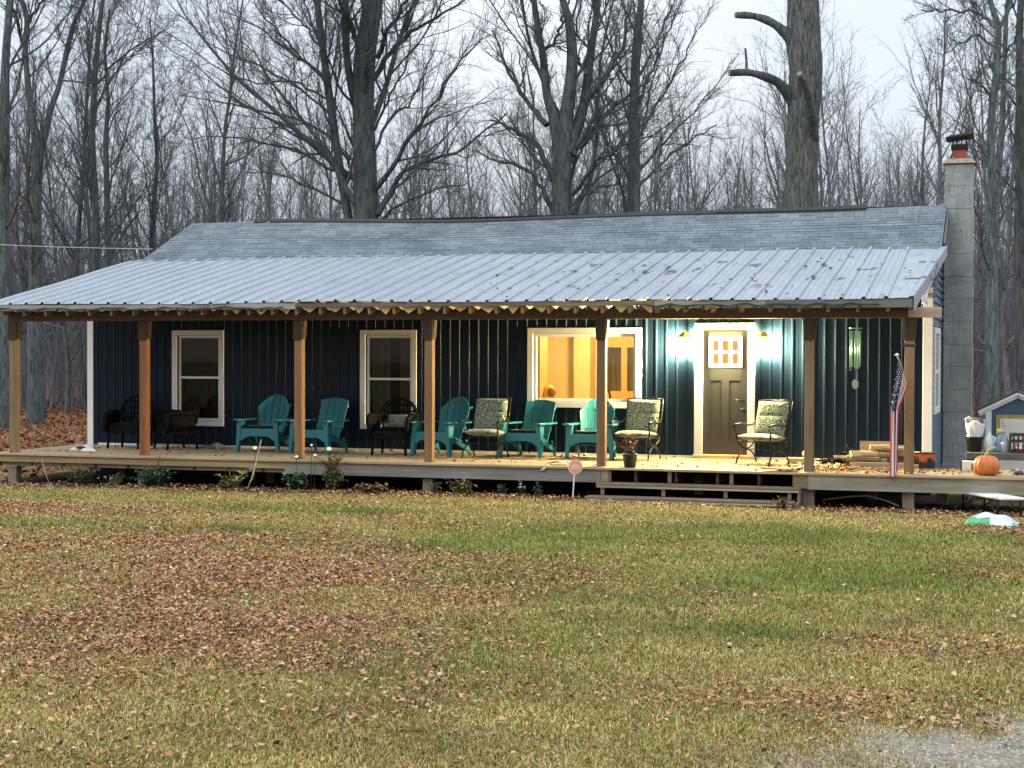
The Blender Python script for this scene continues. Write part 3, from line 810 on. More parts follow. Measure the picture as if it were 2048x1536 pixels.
# front door
dx0, dx1, dz0, dz1 = -3.17, -2.45, 0.06, 2.03
mb = MB()
wx0, wx1, wz0, wz1 = -3.055, -2.565, 1.47, 1.92
yd = YW + 0.035
mb.box(dx0, wx0, yd, yd + 0.045, dz0, dz1).box(wx1, dx1, yd, yd + 0.045, dz0, dz1).box(wx0, wx1, yd, yd + 0.045, wz1, dz1)
mb.box(wx0, wx1, yd, yd + 0.045, 1.24, wz0).box(wx0, wx1, yd, yd + 0.045, dz0, 0.30).box(-2.87, -2.75, yd, yd + 0.045, 0.30, 1.24)
mb.box(wx0, -2.87, yd + 0.014, yd + 0.04, 0.30, 1.24).box(-2.75, wx1, yd + 0.014, yd + 0.04, 0.30, 1.24)
door = mb.build("door", M_door, house, bevel=0.004)
f = MB(); t = 0.038
fy0, fy1 = yd - 0.014, yd + 0.05
f.box(wx0 - 0.02, wx1 + 0.02, fy0, fy1, wz1 - t, wz1 + 0.015).box(wx0 - 0.02, wx1 + 0.02, fy0, fy1, wz0 - 0.015, wz0 + t)
f.box(wx0 - 0.02, wx0 + t, fy0, fy1, wz0 + t, wz1 - t).box(wx1 - t, wx1 + 0.02, fy0, fy1, wz0 + t, wz1 - t)
for q in (1, 2):
    xm = wx0 + (wx1 - wx0) * q / 3
    f.box(xm - 0.02, xm + 0.02, fy0 + 0.003, fy1 - 0.003, wz0 + t, wz1 - t)
zm = (wz0 + wz1) / 2
for q in range(3):
    f.box(wx0 + t if q == 0 else wx0 + (wx1 - wx0) * q / 3 + 0.02, wx1 - t if q == 2 else wx0 + (wx1 - wx0) * (q + 1) / 3 - 0.02, fy0 + 0.004, fy1 - 0.004, zm - 0.019, zm + 0.019)
f.build("door_light", M_whitev, door, bevel=0.003)
MB().box(wx0, wx1, yd + 0.02, yd + 0.024, wz0, wz1).build("pane", M_glass, door)
MB().tube([(-2.53, yd, 0.93), (-2.53, yd - 0.06, 0.93), (-2.64, yd - 0.065, 0.93)], 0.013, 8).lathe([(0.03, 0), (0.03, 0.02)], 12, (-2.53, yd - 0.012, 0.92)).build("handle", M_black, door, smooth=True)
MB().tube([(-2.53, yd, 0.78), (-2.53, yd - 0.05, 0.78)], 0.032, 12).build("deadbolt", M_black, door, smooth=True)
mb = MB()
a, b, c, d = TRIM[3]
y0, y1 = YW - 0.04, YW + 0.1
mb.box(a, b, y0, y1, 2.06, d).box(a, dx0 - 0.006, y0, y1, 0.0, 2.06).box(dx1 + 0.006, b, y0, y1, 0.0, 2.06)
mb.build("door_frame", M_white, house, bevel=0.004)
MB().box(a - 0.01, b + 0.02, YW - 0.10, YW + 0.1, 0.002, 0.056).build("threshold", mat("threshold_pine", (0.62, 0.44, 0.20), rough=0.6, layers=[(3, (1, 8, 8), (0.7,), 0.4, 0.7, 0.6)]), house, bevel=0.006)
# side window on the gable
sw = MB()
sx0, sx1 = XR - 0.02, XR + 0.035
sw.box(sx0, sx1, 3.05, 4.75, 2.0, 2.1).box(sx0, sx1, 3.05, 4.75, 0.72, 0.82).box(sx0, sx1, 3.05, 3.25, 0.82, 2.0).box(sx0, sx1, 4.55, 4.75, 0.82, 2.0).box(sx0, sx1 - 0.01, 3.25, 4.55, 1.36, 1.42)
win = sw.build("window", M_white, house, bevel=0.004)
MB().box(XR + 0.012, XR + 0.016, 3.25, 4.55, 0.82, 2.0).build("pane", mat("pale_blind_pane", (0.45, 0.47, 0.48), rough=0.15, layers=[(3, (1, 1, 1), (0.85,), 0.4, 0.7, 0.5)]), win)

# ------------------------------------------------------------------ porch
porch = thing("porch", "long timber porch with ribbed metal roof along the blue house", "porch", (-7.0, 0.0, -0.5))
GREY = (0.23, 0.215, 0.18)
M_deckb = wood("weathered_deck_board", 0)
mb = MB()
DX0, DX1 = -14.58, 2.75
yb = -0.16; k = 0
while yb < 2.46:
    xr_ = DX1 if yb < 1.25 else 0.36
    cuts = [DX0] + sorted(rng.uniform(DX0 + 1, xr_ - 1, 3)) + [xr_]
    for a, b in zip(cuts[:-1], cuts[1:]):
        dz = rng.normal(0, 0.0015)
        mb.box(a + 0.002, b - 0.002, yb, yb + 0.136, -0.035 + dz, dz)
    yb += 0.142
mb.build("deck", M_deckb, porch, bevel=0.004, color=(0.40, 0.31, 0.19))
mb = MB()
mb.box(DX0 + 0.03, -9.26, -0.125, -0.087, -0.145, -0.037); mb.build("fascia", M_woodx, porch, bevel=0.004, color=(0.34, 0.25, 0.13))
MB().box(DX0 + 0.05, -9.2, -0.06, -0.02, -0.21, -0.11).build("fascia", M_woodx, porch, bevel=0.004, color=(0.25, 0.22, 0.17))
MB().box(-9.26, -4.18, -0.125, -0.087, -0.225, -0.037).build("fascia", M_woodx, porch, bevel=0.004, color=(0.235, 0.225, 0.20))
MB().box(-4.176, -4.06, -0.12, -0.08, -0.225, -0.037).build("fascia", M_woodx, porch, bevel=0.004, color=(0.30, 0.23, 0.15))
MB().box(-1.16, DX1, -0.125, -0.087, -0.245, -0.037).build("fascia", M_woodx, porch, bevel=0.004, color=(0.30, 0.28, 0.21))
MB().box(-1.36, -1.163, -0.12, -0.08, -0.235, -0.037).build("fascia", M_woodx, porch, bevel=0.004, color=(0.20, 0.15, 0.10))
mb = MB()
for x in np.arange(DX0 + 0.1, 0.3, 0.6): mb.box(x, x + 0.04, -0.08, 2.4, -0.2, -0.04)
for x in np.arange(0.5, DX1, 0.6): mb.box(x, x + 0.04, -0.08, 1.2, -0.2, -0.04)
mb.build("joists", M_woody, porch, color=(0.06, 0.045, 0.03))  # near-black colour stands in for the shade below the deck
POSTS = [(-14.27, (0.235, 0.165, 0.09), 1), (-11.83, (0.225, 0.092, 0.040), 1), (-9.09, (0.235, 0.13, 0.06), 1), (-6.92, (0.22, 0.125, 0.062), 1), (-4.21, (0.17, 0.10, 0.055), 0), (-1.17, (0.19, 0.135, 0.078), 1), (0.21, (0.24, 0.155, 0.075), 1)]
for (x, c, base) in POSTS:
    p = MB().box(x - 0.064, x + 0.064, 0.0, 0.13, 0.0, 2.17).build("post", M_post, porch, bevel=0.008, color=c)
    b = MB()
    for s in (-1, 1):
        xa = x + s * 0.0655; xb = x + s * 0.098
        b.hexa([(min(xa, xa + s * 0.012), 0.004, 1.88), (max(xa, xa + s * 0.012), 0.004, 1.88), (max(xa, xa + s * 0.012), 0.136, 1.88), (min(xa, xa + s * 0.012), 0.136, 1.88),
                (min(xa, xb), 0.004, 2.168), (max(xa, xb), 0.004, 2.168), (max(xa, xb), 0.136, 2.168), (min(xa, xb), 0.136, 2.168)])
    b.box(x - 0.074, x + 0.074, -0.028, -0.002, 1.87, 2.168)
    b.build("bracket", M_post, p, bevel=0.005, color=tuple(q * 0.2 for q in c))  # post colour cut down: shade under the beam put into the colour
    if base:
        MB().box(x - 0.08, x + 0.08, -0.02, 0.13, -0.7, -0.247).build("pier", M_post, porch, bevel=0.006, color=(0.25, 0.20, 0.14))
for x in (0.62,): MB().box(x - 0.08, x + 0.08, 1.0, 1.16, -0.7, -0.2).build("pier", M_post, porch, bevel=0.006, color=(0.3, 0.27, 0.21))
for x in (-13, -10.2, -7.4, -3.0, -0.4): MB().box(x - 0.07, x + 0.07, 1.3, 1.44, -0.7, -0.2).build("pier", M_post, porch, bevel=0.006, color=(0.16, 0.13, 0.1))
mb = MB().box(0.175, 0.25 + 0.05, -0.008, 0.15, 1.79, 1.83); mb = MB().box(0.132, 0.288, -0.012, 0.152, 1.775, 1.815)
mb.build("strap", M_plasticblk, porch, bevel=0.01)
MB().box(-14.34, 0.19, -0.03, 0.11, 2.175, 2.325).build("header_beam", M_woodx, porch, bevel=0.006, color=(0.075, 0.045, 0.03))  # near-black brown paints in the shade of the roof overhang
MB().box(0.193, 0.64, -0.025, 0.105, 2.178, 2.322).build("header_beam", M_woodx, porch, bevel=0.006, color=(0.42, 0.30, 0.22))  # same beam, paler colour paints in the open light on this end


def zm_(y):
    return 2.44 + (3.427 - 2.4437) / (4.3253 + 0.3012) * (y + 0.3012)


x = -14.3; k = 0
while x < 0.25:
    MB().beam((x, -0.24, zm_(-0.24) - 0.135), (x, 4.2 if False else YW + 0.3, zm_(YW + 0.3) - 0.135), 0.04, 0.125).build("rafter", M_woody, porch, color=(0.30 * (0.8 + 0.4 * random.random()), 0.20, 0.12))
    x += 0.4065
mb = MB()
for y in (0.35, 0.95, 1.55, 2.15):
    mb.beam((-14.3, y, zm_(y) - 0.052), (0.3, y, zm_(y) - 0.052), 0.09, 0.036, (0, -0.21, 1))
mb.build("purlins", M_woodx, porch, color=(0.46, 0.36, 0.20))
# front fascia board under the eave, in worn lengths
cuts = [-14.38, -9.0, -4.9, -3.35, -1.75, 0.27]
for i in range(5):
    h0 = (0.075, 0.045, 0.05, 0.085, 0.10)[i]
    MB().box(cuts[i] + 0.002, cuts[i + 1] - 0.002, -0.285, -0.257, 2.413 - h0, 2.433).build("eave_board", M_woodx, porch, bevel=0.003, color=[(0.30, 0.31, 0.30), (0.16, 0.14, 0.12), (0.20, 0.18, 0.14), (0.30, 0.29, 0.24), (0.17, 0.18, 0.17)][i])

# ribbed metal roof
def mat_tin():
    m = bpy.data.materials.new("galvanised_roofing"); m.use_nodes = True
    t = m.node_tree; N = t.nodes; L = t.links; b = N['Principled BSDF']
    g = N.new("ShaderNodeNewGeometry")
    def nz(scale, stretch, det=4):
        mp_ = N.new("ShaderNodeMapping"); mp_.inputs['Scale'].default_value = stretch; L.new(g.outputs['Position'], mp_.inputs['Vector'])
        q = N.new("ShaderNodeTexNoise"); q.inputs['Scale'].default_value = scale; q.inputs['Detail'].default_value = det; L.new(mp_.outputs['Vector'], q.inputs['Vector']); return q.outputs['Fac']
    def rng_(f, lo, hi, a=0.0, c=1.0):
        q = N.new("ShaderNodeMapRange"); q.inputs[1].default_value = lo; q.inputs[2].default_value = hi; q.inputs[3].default_value = a; q.inputs[4].default_value = c; L.new(f, q.inputs[0]); return q.outputs[0]
    def mul(a, c):
        q = N.new("ShaderNodeMath"); q.operation = 'MULTIPLY'; L.new(a, q.inputs[0]); L.new(c, q.inputs[1]); return q.outputs[0]
    sx = N.new("ShaderNodeSeparateXYZ"); L.new(g.outputs['Position'], sx.inputs[0])
    east = rng_(sx.outputs['X'], -8.5, -4.5)
    midy = mul(rng_(sx.outputs['Y'], 0.2, 1.2), rng_(sx.outputs['Y'], 3.9, 3.2))
    rust = mul(mul(rng_(nz(3.6, (1.0, 0.55, 1), 3), 0.628, 0.645), east), midy)
    streak = rng_(nz(6, (3, 0.15, 1)), 0.4, 0.7, 0.0, 0.45)
    dirt = rng_(nz(1.2, (1, 0.6, 1)), 0.45, 0.75, 0.0, 0.4)
    m1 = N.new("ShaderNodeMix"); m1.data_type = 'RGBA'; m1.inputs[6].default_value = (0.335, 0.38, 0.42, 1); m1.inputs[7].default_value = (0.24, 0.275, 0.31, 1); L.new(streak, m1.inputs['Factor'])
    m2 = N.new("ShaderNodeMix"); m2.data_type = 'RGBA'; L.new(m1.outputs[2], m2.inputs[6]); m2.inputs[7].default_value = (0.225, 0.25, 0.275, 1); L.new(dirt, m2.inputs['Factor'])
    m3 = N.new("ShaderNodeMix"); m3.data_type = 'RGBA'; L.new(m2.outputs[2], m3.inputs[6]); m3.inputs[7].default_value = (0.085, 0.075, 0.075, 1); L.new(rust, m3.inputs['Factor'])
    L.new(m3.outputs[2], b.inputs['Base Color'])
    b.inputs['Metallic'].default_value = 0.35
    L.new(rng_(nz(3, (1, 1, 1)), 0.3, 0.7, 0.36, 0.55), b.inputs['Roughness'])
    bp = N.new("ShaderNodeBump"); bp.inputs['Strength'].default_value = 0.15; bp.inputs['Distance'].default_value = 0.02
    L.new(nz(2.2, (1, 0.5, 1)), bp.inputs['Height']); L.new(bp.outputs['Normal'], b.inputs['Normal'])
    return m


M_tin = mat_tin()
M_cable = mat("black_cable", (0.012, 0.014, 0.014), rough=0.6)
prof = []
xr = -0.0875
for k in range(48):
    c = xr - 0.3048 * k
    prof += [(c + 0.034, 0.0), (c + 0.016, 0.032), (c - 0.016, 0.032), (c - 0.034, 0.0), (c - 0.094, 0.0), (c - 0.101, 0.007), (c - 0.109, 0.0), (c - 0.195, 0.0), (c - 0.202, 0.007), (c - 0.21, 0.0)]
prof = [(0.275, 0.022), (0.235, 0.022), (0.205, 0.0), (0.11, 0.004)] + prof + [(-14.47, 0.0)]
prof = prof[::-1]
NV = 10
mb = MB()
vs = []
for j in range(NV + 1):
    yy = -0.3012 + (4.3253 + 0.3012) * j / NV
    for i, (px, pz) in enumerate(prof):
        wob = 0.012 * math.sin(px * 1.3 + 1.0 * j) * (0.5 if j else 1) + (0.004 * math.sin(px * 0.55) if j == 0 else 0)
        fx_ = px + (max(0.0, px - 0.0) / 0.275) * 0.235 * j / NV + (0.012 * math.sin(px * 9) if j == NV else 0)
        yj = yy + (0.012 * math.sin(math.floor(px / 0.9144) * 2.7) if j == 0 else 0)
        vs.append((fx_, yj, zm_(yy) + pz + wob))
n = len(prof)
fs = [(j * n + i, j * n + i + 1, (j + 1) * n + i + 1, (j + 1) * n + i) for j in range(NV) for i in range(n - 1)]
mb.add(vs, fs)
mroof = mb.build("metal_roof", M_tin, porch, solid=0.0025)
comb = [(-14.42, -0.02), (-0.03, -0.02)]
for k in range(48):
    c = xr - 0.3048 * k
    comb += [(c + 0.030, 0.0), (c + 0.014, 0.029), (c - 0.014, 0.029), (c - 0.030, 0.0)]
comb = comb[:2][::-1][:1] + comb[2:] + comb[:1]
vs = []; fs = []
for d in (0.0, 0.03):
    for (u, v) in comb[1:-1]: vs += [(u, -0.27 + d, zm_(-0.27) - 0.03), (u, -0.27 + d, zm_(-0.27) - 0.012 + v)]
nc = len(comb) - 2
for i in range(nc - 1):
    fs += [(2 * i, 2 * i + 1, 2 * i + 3, 2 * i + 2), (2 * nc + 2 * i, 2 * nc + 2 * i + 2, 2 * nc + 2 * i + 3, 2 * nc + 2 * i + 1), (2 * i + 1, 2 * nc + 2 * i + 1, 2 * nc + 2 * i + 3, 2 * i + 3)]
mb = MB(); mb.add(vs, fs); mb.build("rib_blackout_strip", M_cable, porch)  # added dark strip, stops lamplight showing through the rib hollows
# bent metal trim down the right rake, and the loose sheet lap
mb = MB()
pts = [(0.285, -0.31), (0.345, 0.9), (0.41, 2.2), (0.515, 4.33)]
for (xa, ya), (xb, yb_) in zip(pts[:-1], pts[1:]):
    j = 0.012 * random.random()
    mb.hexa([(xa, ya, zm_(ya) - 0.17 - j), (xa + 0.012, ya, zm_(ya) - 0.17 - j), (xb + 0.012, yb_, zm_(yb_) - 0.13), (xb, yb_, zm_(yb_) - 0.13), (xa, ya, zm_(ya) + 0.035), (xa + 0.012, ya, zm_(ya) + 0.035), (xb + 0.012, yb_, zm_(yb_) + 0.035), (xb, yb_, zm_(yb_) + 0.035)])
mb.build("rake_trim", M_tin, porch)
MB().beam((0.25, -0.25, zm_(-0.25) - 0.11), (0.42, 4.2, zm_(4.2) - 0.10), 0.035, 0.14).build("rake_rafter", M_woody, porch, color=(0.2, 0.17, 0.14))
MB().grid(lambda u, v: (0.02 + 0.32 * u + 0.05 * v, 1.25 + 0.1 * v, zm_(1.25 + 0.1 * v) + 0.03 - 0.01 * v + 0.015 * math.sin(u * 7)), 8, 2).build("sheet_lap", M_tin, mroof, solid=0.002)
mb = MB()       # torn white wrap hanging under the right rake
def wrap(u, v):
    y = 0.5 + 3.4 * u
    dz = 0.10 + 0.10 * abs(math.sin(u * 11)) + 0.07 * math.sin(u * 23 + 1) + 0.12 * math.exp(-((u - 0.35) / 0.15) ** 2)
    x0 = 0.33 + 0.05 * u
    return (x0 + 0.015 * math.sin(u * 17 + v * 3), y, zm_(y) - 0.13 - dz * v)
mb.grid(wrap, 40, 4); mb.build("torn_wrap", M_fabricw, porch, smooth=True, solid=0.002)
# leaves lying on the metal roof
x = rng.uniform(-6.5, 0.2, 70); y = rng.uniform(-0.2, 4.0, 70)
tag(link_mesh("roof_leaves", leaf_mesh(x, y, zm_(y) + 0.02, rng.uniform(0.03, 0.07, 70), 0.2, PAL_LEAF * 0.6, "roof_leaves"), M_attrw), "a few dark leaves caught on the metal porch roof", "leaves", kind="stuff")

# cable of unlit festoon bulbs along the eave
fest = thing("string_lights", "unlit black string lights strung along the porch eave", "string lights", (-11.5, -0.3, 2.37))
for (xa, xb, sgn) in ((-14.3, -9.2, 1), (-3.6, -0.2, 2)):
    mb = MB(); pts = []
    nn = int((xb - xa) / 0.12)
    for i in range(nn + 1):
        x = xa + (xb - xa) * i / nn
        pts.append((x, -0.305 - 0.008 * math.sin(i * 1.7), 2.385 - 0.03 * abs(math.sin(i * 0.37 * sgn)) + 0.01 * math.sin(i * 2.1)))
    mb.tube(pts, 0.008, 5)
    mb.tube([(p[0] + 0.03, p[1] - 0.012, p[2] - 0.012 + 0.012 * math.sin(i)) for i, p in enumerate(pts)], 0.006, 5)
    for i in range(0, nn, 3 if sgn == 1 else 2):
        p = pts[i]; mb.lathe([(0.012, 0.0), (0.02, -0.02), (0.02, -0.045), (0.008, -0.06)], 7, (p[0], p[1] - 0.012, p[2] - 0.005))
    mb.build("cable", M_cable, fest)
# pale pennants behind the eave board
M_penn = mat("pale_yellow_cloth", (0.62, 0.50, 0.24), rough=0.9, layers=[(20, (1, 1, 1), (0.85,), 0.45, 0.65, 0.6)])
pen = thing("bunting", "string of pale yellow triangular pennants under the porch eave", "bunting", (-6.0, 0.02, 2.37))
xs_ = [-10.05, -9.62] + [-9.2 + 0.412 * i for i in range(17)]
mb = MB(); mb.tube([(xs_[0] - 0.2, -0.2, 2.372), (xs_[-1] + 0.3, -0.2, 2.378)], 0.004, 5); mb.build("cord", M_penn, pen)
for i, x in enumerate(xs_):
    w = 0.125 + 0.025 * math.sin(i * 2.1); hh = 0.095 + 0.02 * math.sin(i * 1.3)
    t_ = 0.06 * math.sin(i * 3.3)
    m_ = MB()
    m_.prism([(-w, 0), (t_ * 0.4, -hh), (w, 0)], 0.004, lambda u, v, d, x=x: (x + u, -0.206 + d + 0.1 * v * math.sin(x * 5), 2.368 + v))
    m_.build("pennant", M_penn, pen)

# steps
steps = thing("porch_steps", "open grey timber steps up to the porch by the front door", "steps", (-2.7, -0.4, -0.55))
for (x0, x1, y0, z1, c) in ((-4.28, -1.30, -0.66, -0.385, (0.20, 0.165, 0.12)), (-4.18, -1.24, -0.40, -0.208, (0.18, 0.14, 0.10))):
    MB().box(x0, x1, y0, y0 + 0.135, z1 - 0.032, z1).box(x0, x1, y0 + 0.142, y0 + 0.277, z1 - 0.033, z1 - 0.001).build("tread", M_woodx, steps, bevel=0.004, color=c)
    MB().box(x0 + 0.01, x1 - 0.01, y0 - 0.003, y0 + 0.03, z1 - 0.066, z1 - 0.038).build("nosing", M_woodx, steps, bevel=0.003, color=(0.34, 0.30, 0.22))
for i in range(4):
    xa = -4.05 + i * 0.9
    for bx_ in ((xa - 0.028, xa + 0.028, -0.11, -0.07, -0.205, -0.039), (xa - 0.065, xa - 0.01, -0.37, -0.33, -0.383, -0.244), (xa - 0.105, xa - 0.05, -0.62, -0.58, -0.62, -0.421)): MB().box(*bx_).build("strut", M_post, steps, bevel=0.003, color=(0.20, 0.15, 0.10))
MB().box(-1.30, -1.25, -0.62, -0.1, -0.6, -0.415).box(-1.28, -1.245, -0.36, -0.1, -0.415, -0.243).build("stringer", M_post, steps, bevel=0.003, color=(0.22, 0.17, 0.12))

# wall lanterns
M_brass = mat("aged_brass", (0.55, 0.36, 0.10), rough=0.4, metal=0.8, layers=[(14, (1, 1, 1), (0.6,), 0.45, 0.65, 0.6)])
def lantern(x, label):
    t = thing("wall_lantern", label, "lantern", (x, YW - 0.02, 1.62), 0, "lit lanterns beside the door")
    y = YW - 0.17; z = 1.68
    MB().box(x - 0.06, x + 0.06, YW - 0.022, YW - 0.003, 1.72, 1.98).tube([(x, YW - 0.02, 1.93), (x, YW - 0.09, 2.03), (x, y, 2.03), (x, y, 1.985)], 0.01, 6).build("bracket", M_brass, t, bevel=0.003)
    MB().lathe([(0.088, 0.0), (0.105, 0.22)], 4, (x, y, z + 0.02)).build("lamp_glass", M_lampglow, t)
    f = MB()
    for a in range(4):
        an = math.pi / 2 * a
        f.tube([(x + 0.098 * math.cos(an), y + 0.098 * math.sin(an), z + 0.012), (x + 0.115 * math.cos(an), y + 0.115 * math.sin(an), z + 0.245)], 0.006, 5)
    f.lathe([(0.108, 0.0), (0.108, 0.014)], 4, (x, y, z)).lathe([(0.118, 0.0), (0.122, 0.010), (0.05, 0.08), (0.014, 0.09)], 4, (x, y, z + 0.245))
    f.build("frame", M_brass, t)
lantern(-3.43, "lit brass wall lantern on the window side of the front door")
lantern(-2.20, "lit brass wall lantern on the chair side of the front door")


# ------------------------------------------------------------------ porch furniture
def lathe_pts(): pass


def adirondack(name, label, fan, group):
    t = thing(name, label, "chair", (0, 0, 0), 0, group)
    def bld(m, n, bev=0.006): return m.build(n, M_teal, t, bevel=bev, local=True)
    m = MB()
    for i in range(5):      # seat slats, dipping to the back
        y = -0.32 + i * 0.118; z = 0.375 - 0.034 * i
        m.obox((0, y + 0.055, z), (0.53 - 0.012 * i, 0.108, 0.022), (rad(-16), 0, 0))
    bld(m, "seat")
    m = MB()
    n = 5 if fan else 4
    w0, w1 = (0.088, 0.126) if fan else (0.122, 0.136)
    tilt = rad(26)
    def edge(sv, u):
        L = (0.84 - 0.040 * sv * sv) if fan else (0.79 - 0.012 * sv * sv)
        l = L * u; cup = (0.016 if fan else 0.010) * sv * sv * (0.3 + 0.7 * u)
        return (sv * (w0 + (w1 - w0) * l / 0.8), 0.17 + l * math.sin(tilt) - cup + 0.03 * math.sin(min(1, l / 0.8) * math.pi), 0.20 + l * math.cos(tilt))
    for i in range(n):
        g2 = 0.03
        sa = i - n / 2 + g2; sb = i - n / 2 + 1 - g2; segs = 8
        vs = []; fs = []
        cols_ = [sa, (sa * 2 + sb) / 3, (sa + 2 * sb) / 3, sb]
        for k in range(segs + 1):
            for sv in cols_:
                p = edge(sv, k / segs); vs.append(p); vs.append((p[0], p[1] + 0.02, p[2] - 0.009))
        for k in range(segs):
            for c_ in range(3):
                q = k * 8 + c_ * 2
                fs += [(q, q + 2, q + 10, q + 8), (q + 1, q + 9, q + 11, q + 3)]
            q = k * 8
            fs += [(q, q + 8, q + 9, q + 1), (q + 6, q + 7, q + 15, q + 14)]
        for c_ in range(3):
            q = segs * 8 + c_ * 2; fs.append((q, q + 2, q + 3, q + 1)); q = c_ * 2; fs.append((q, q + 1, q + 3, q + 2))
        m.add(vs, fs)
    m.obox((0, 0.30, 0.44), (0.52, 0.03, 0.06), (rad(-26), 0, 0)); m.obox((0, 0.47, 0.77), (0.54, 0.025, 0.05), (rad(-26), 0, 0))
    bld(m, "backrest", 0.004)
    for s in (-1, 1):
        m = MB()            # arm: widens to the front
        m.prism([(0.275 * s, 0.36), (0.275 * s, -0.05), (0.265 * s, -0.36), (0.30 * s, -0.43), (0.40 * s, -0.43), (0.425 * s, -0.36), (0.41 * s, -0.02), (0.35 * s, 0.36)][::s], 0.028, lambda u, v, d: (u, v, 0.525 + d + 0.02 * max(0, -v)))
        bld(m, "armrest", 0.008)
        m = MB()            # front leg, tapered and splayed
        m.hexa([(min(0.335 * s, 0.385 * s), -0.37, 0), (max(0.335 * s, 0.385 * s), -0.37, 0), (max(0.335 * s, 0.385 * s), -0.30, 0), (min(0.335 * s, 0.385 * s), -0.30, 0),
                (min(0.272 * s, 0.365 * s), -0.36, 0.53), (max(0.272 * s, 0.365 * s), -0.36, 0.53), (max(0.272 * s, 0.365 * s), -0.20, 0.53), (min(0.272 * s, 0.365 * s), -0.20, 0.53)])
        bld(m, "leg", 0.008)
        m = MB()            # rear leg runs from the seat front down to the floor
        m.beam((0.28 * s, -0.30, 0.335), (0.30 * s, 0.33, 0.10), 0.03, 0.075); m.beam((0.30 * s, 0.37, 0.0), (0.295 * s, 0.25, 0.25), 0.03, 0.05, (0, 1, 0))
        bld(m, "leg", 0.006)
    m = MB()                # arched apron
    pl = [(-0.30, 0.39), (-0.31, 0.20), (-0.27, 0.205), (-0.22, 0.25), (-0.14, 0.27), (0.14, 0.27), (0.22, 0.25), (0.27, 0.205), (0.31, 0.20), (0.30, 0.39)]
    m.prism(pl, 0.025, lambda u, v, d: (u, -0.352 + d, v))
    bld(m, "apron", 0.004)
    return t


ADG = "turquoise plastic chairs on the porch"
fan_proto = adirondack("adirondack_chair", "turquoise round-backed slatted chair nearest the dark left window", True, ADG)
flat_proto = adirondack("adirondack_chair", "turquoise flat-topped chair just right of the third porch post", False, ADG)
fan_proto.location = (-10.47, 1.68, 0); fan_proto.rotation_euler = (0, 0, rad(3))
flat_proto.location = (-9.43, 1.60, 0); flat_proto.rotation_euler = (0, 0, rad(-8))
c3 = dup(fan_proto, (-7.29, 1.66, 0), rad(-14), "turquoise round-backed chair half behind the fourth post, beside a cushioned chair")
c4 = dup(flat_proto, (-5.87, 1.83, 0), rad(-8), "turquoise flat-topped chair below the left part of the lit window")
c5 = dup(fan_proto, (-4.80, 1.83, 0), rad(4), "turquoise slatted chair partly hidden by the post before the lit window")
def seat_cushion(loc, rz, label):
    t = thing("seat_cushion", label, "cushion", loc, rz, "thin grey seat cushions")
    def fn(u, v):
        return None
    mb = MB()
    n = 14
    def top(u, v):
        a = (1 - abs(2 * u - 1) ** 5) * (1 - abs(2 * v - 1) ** 5)
        x = (u - 0.5) * 0.48; y = (v - 0.5) * 0.46
        return (x, y, 0.028 * a + 0.012 - 0.26 * y + 0.004 * math.sin(u * 9) * math.sin(v * 8))
    def bot(u, v):
        x = (u - 0.5) * 0.48; y = (0.5 - v) * 0.46
        return (x, y, 0.010 - 0.26 * y)
    mb.grid(top, n, n); mb.grid(bot, n, n)
    mb.build("pad", M_greycush, t, smooth=True, local=True)
seat_cushion((-10.47, 1.68 - 0.08, 0.372), rad(3), "thin grey pad on the round-backed chair nearest the dark left window")
seat_cushion((-5.865, 1.83 - 0.08, 0.372), rad(-8), "thin grey pad on the chair below the left part of the lit window")
seat_cushion((-4.805, 1.83 - 0.08, 0.372), rad(4), "thin grey pad on the chair behind the post at the lit window")


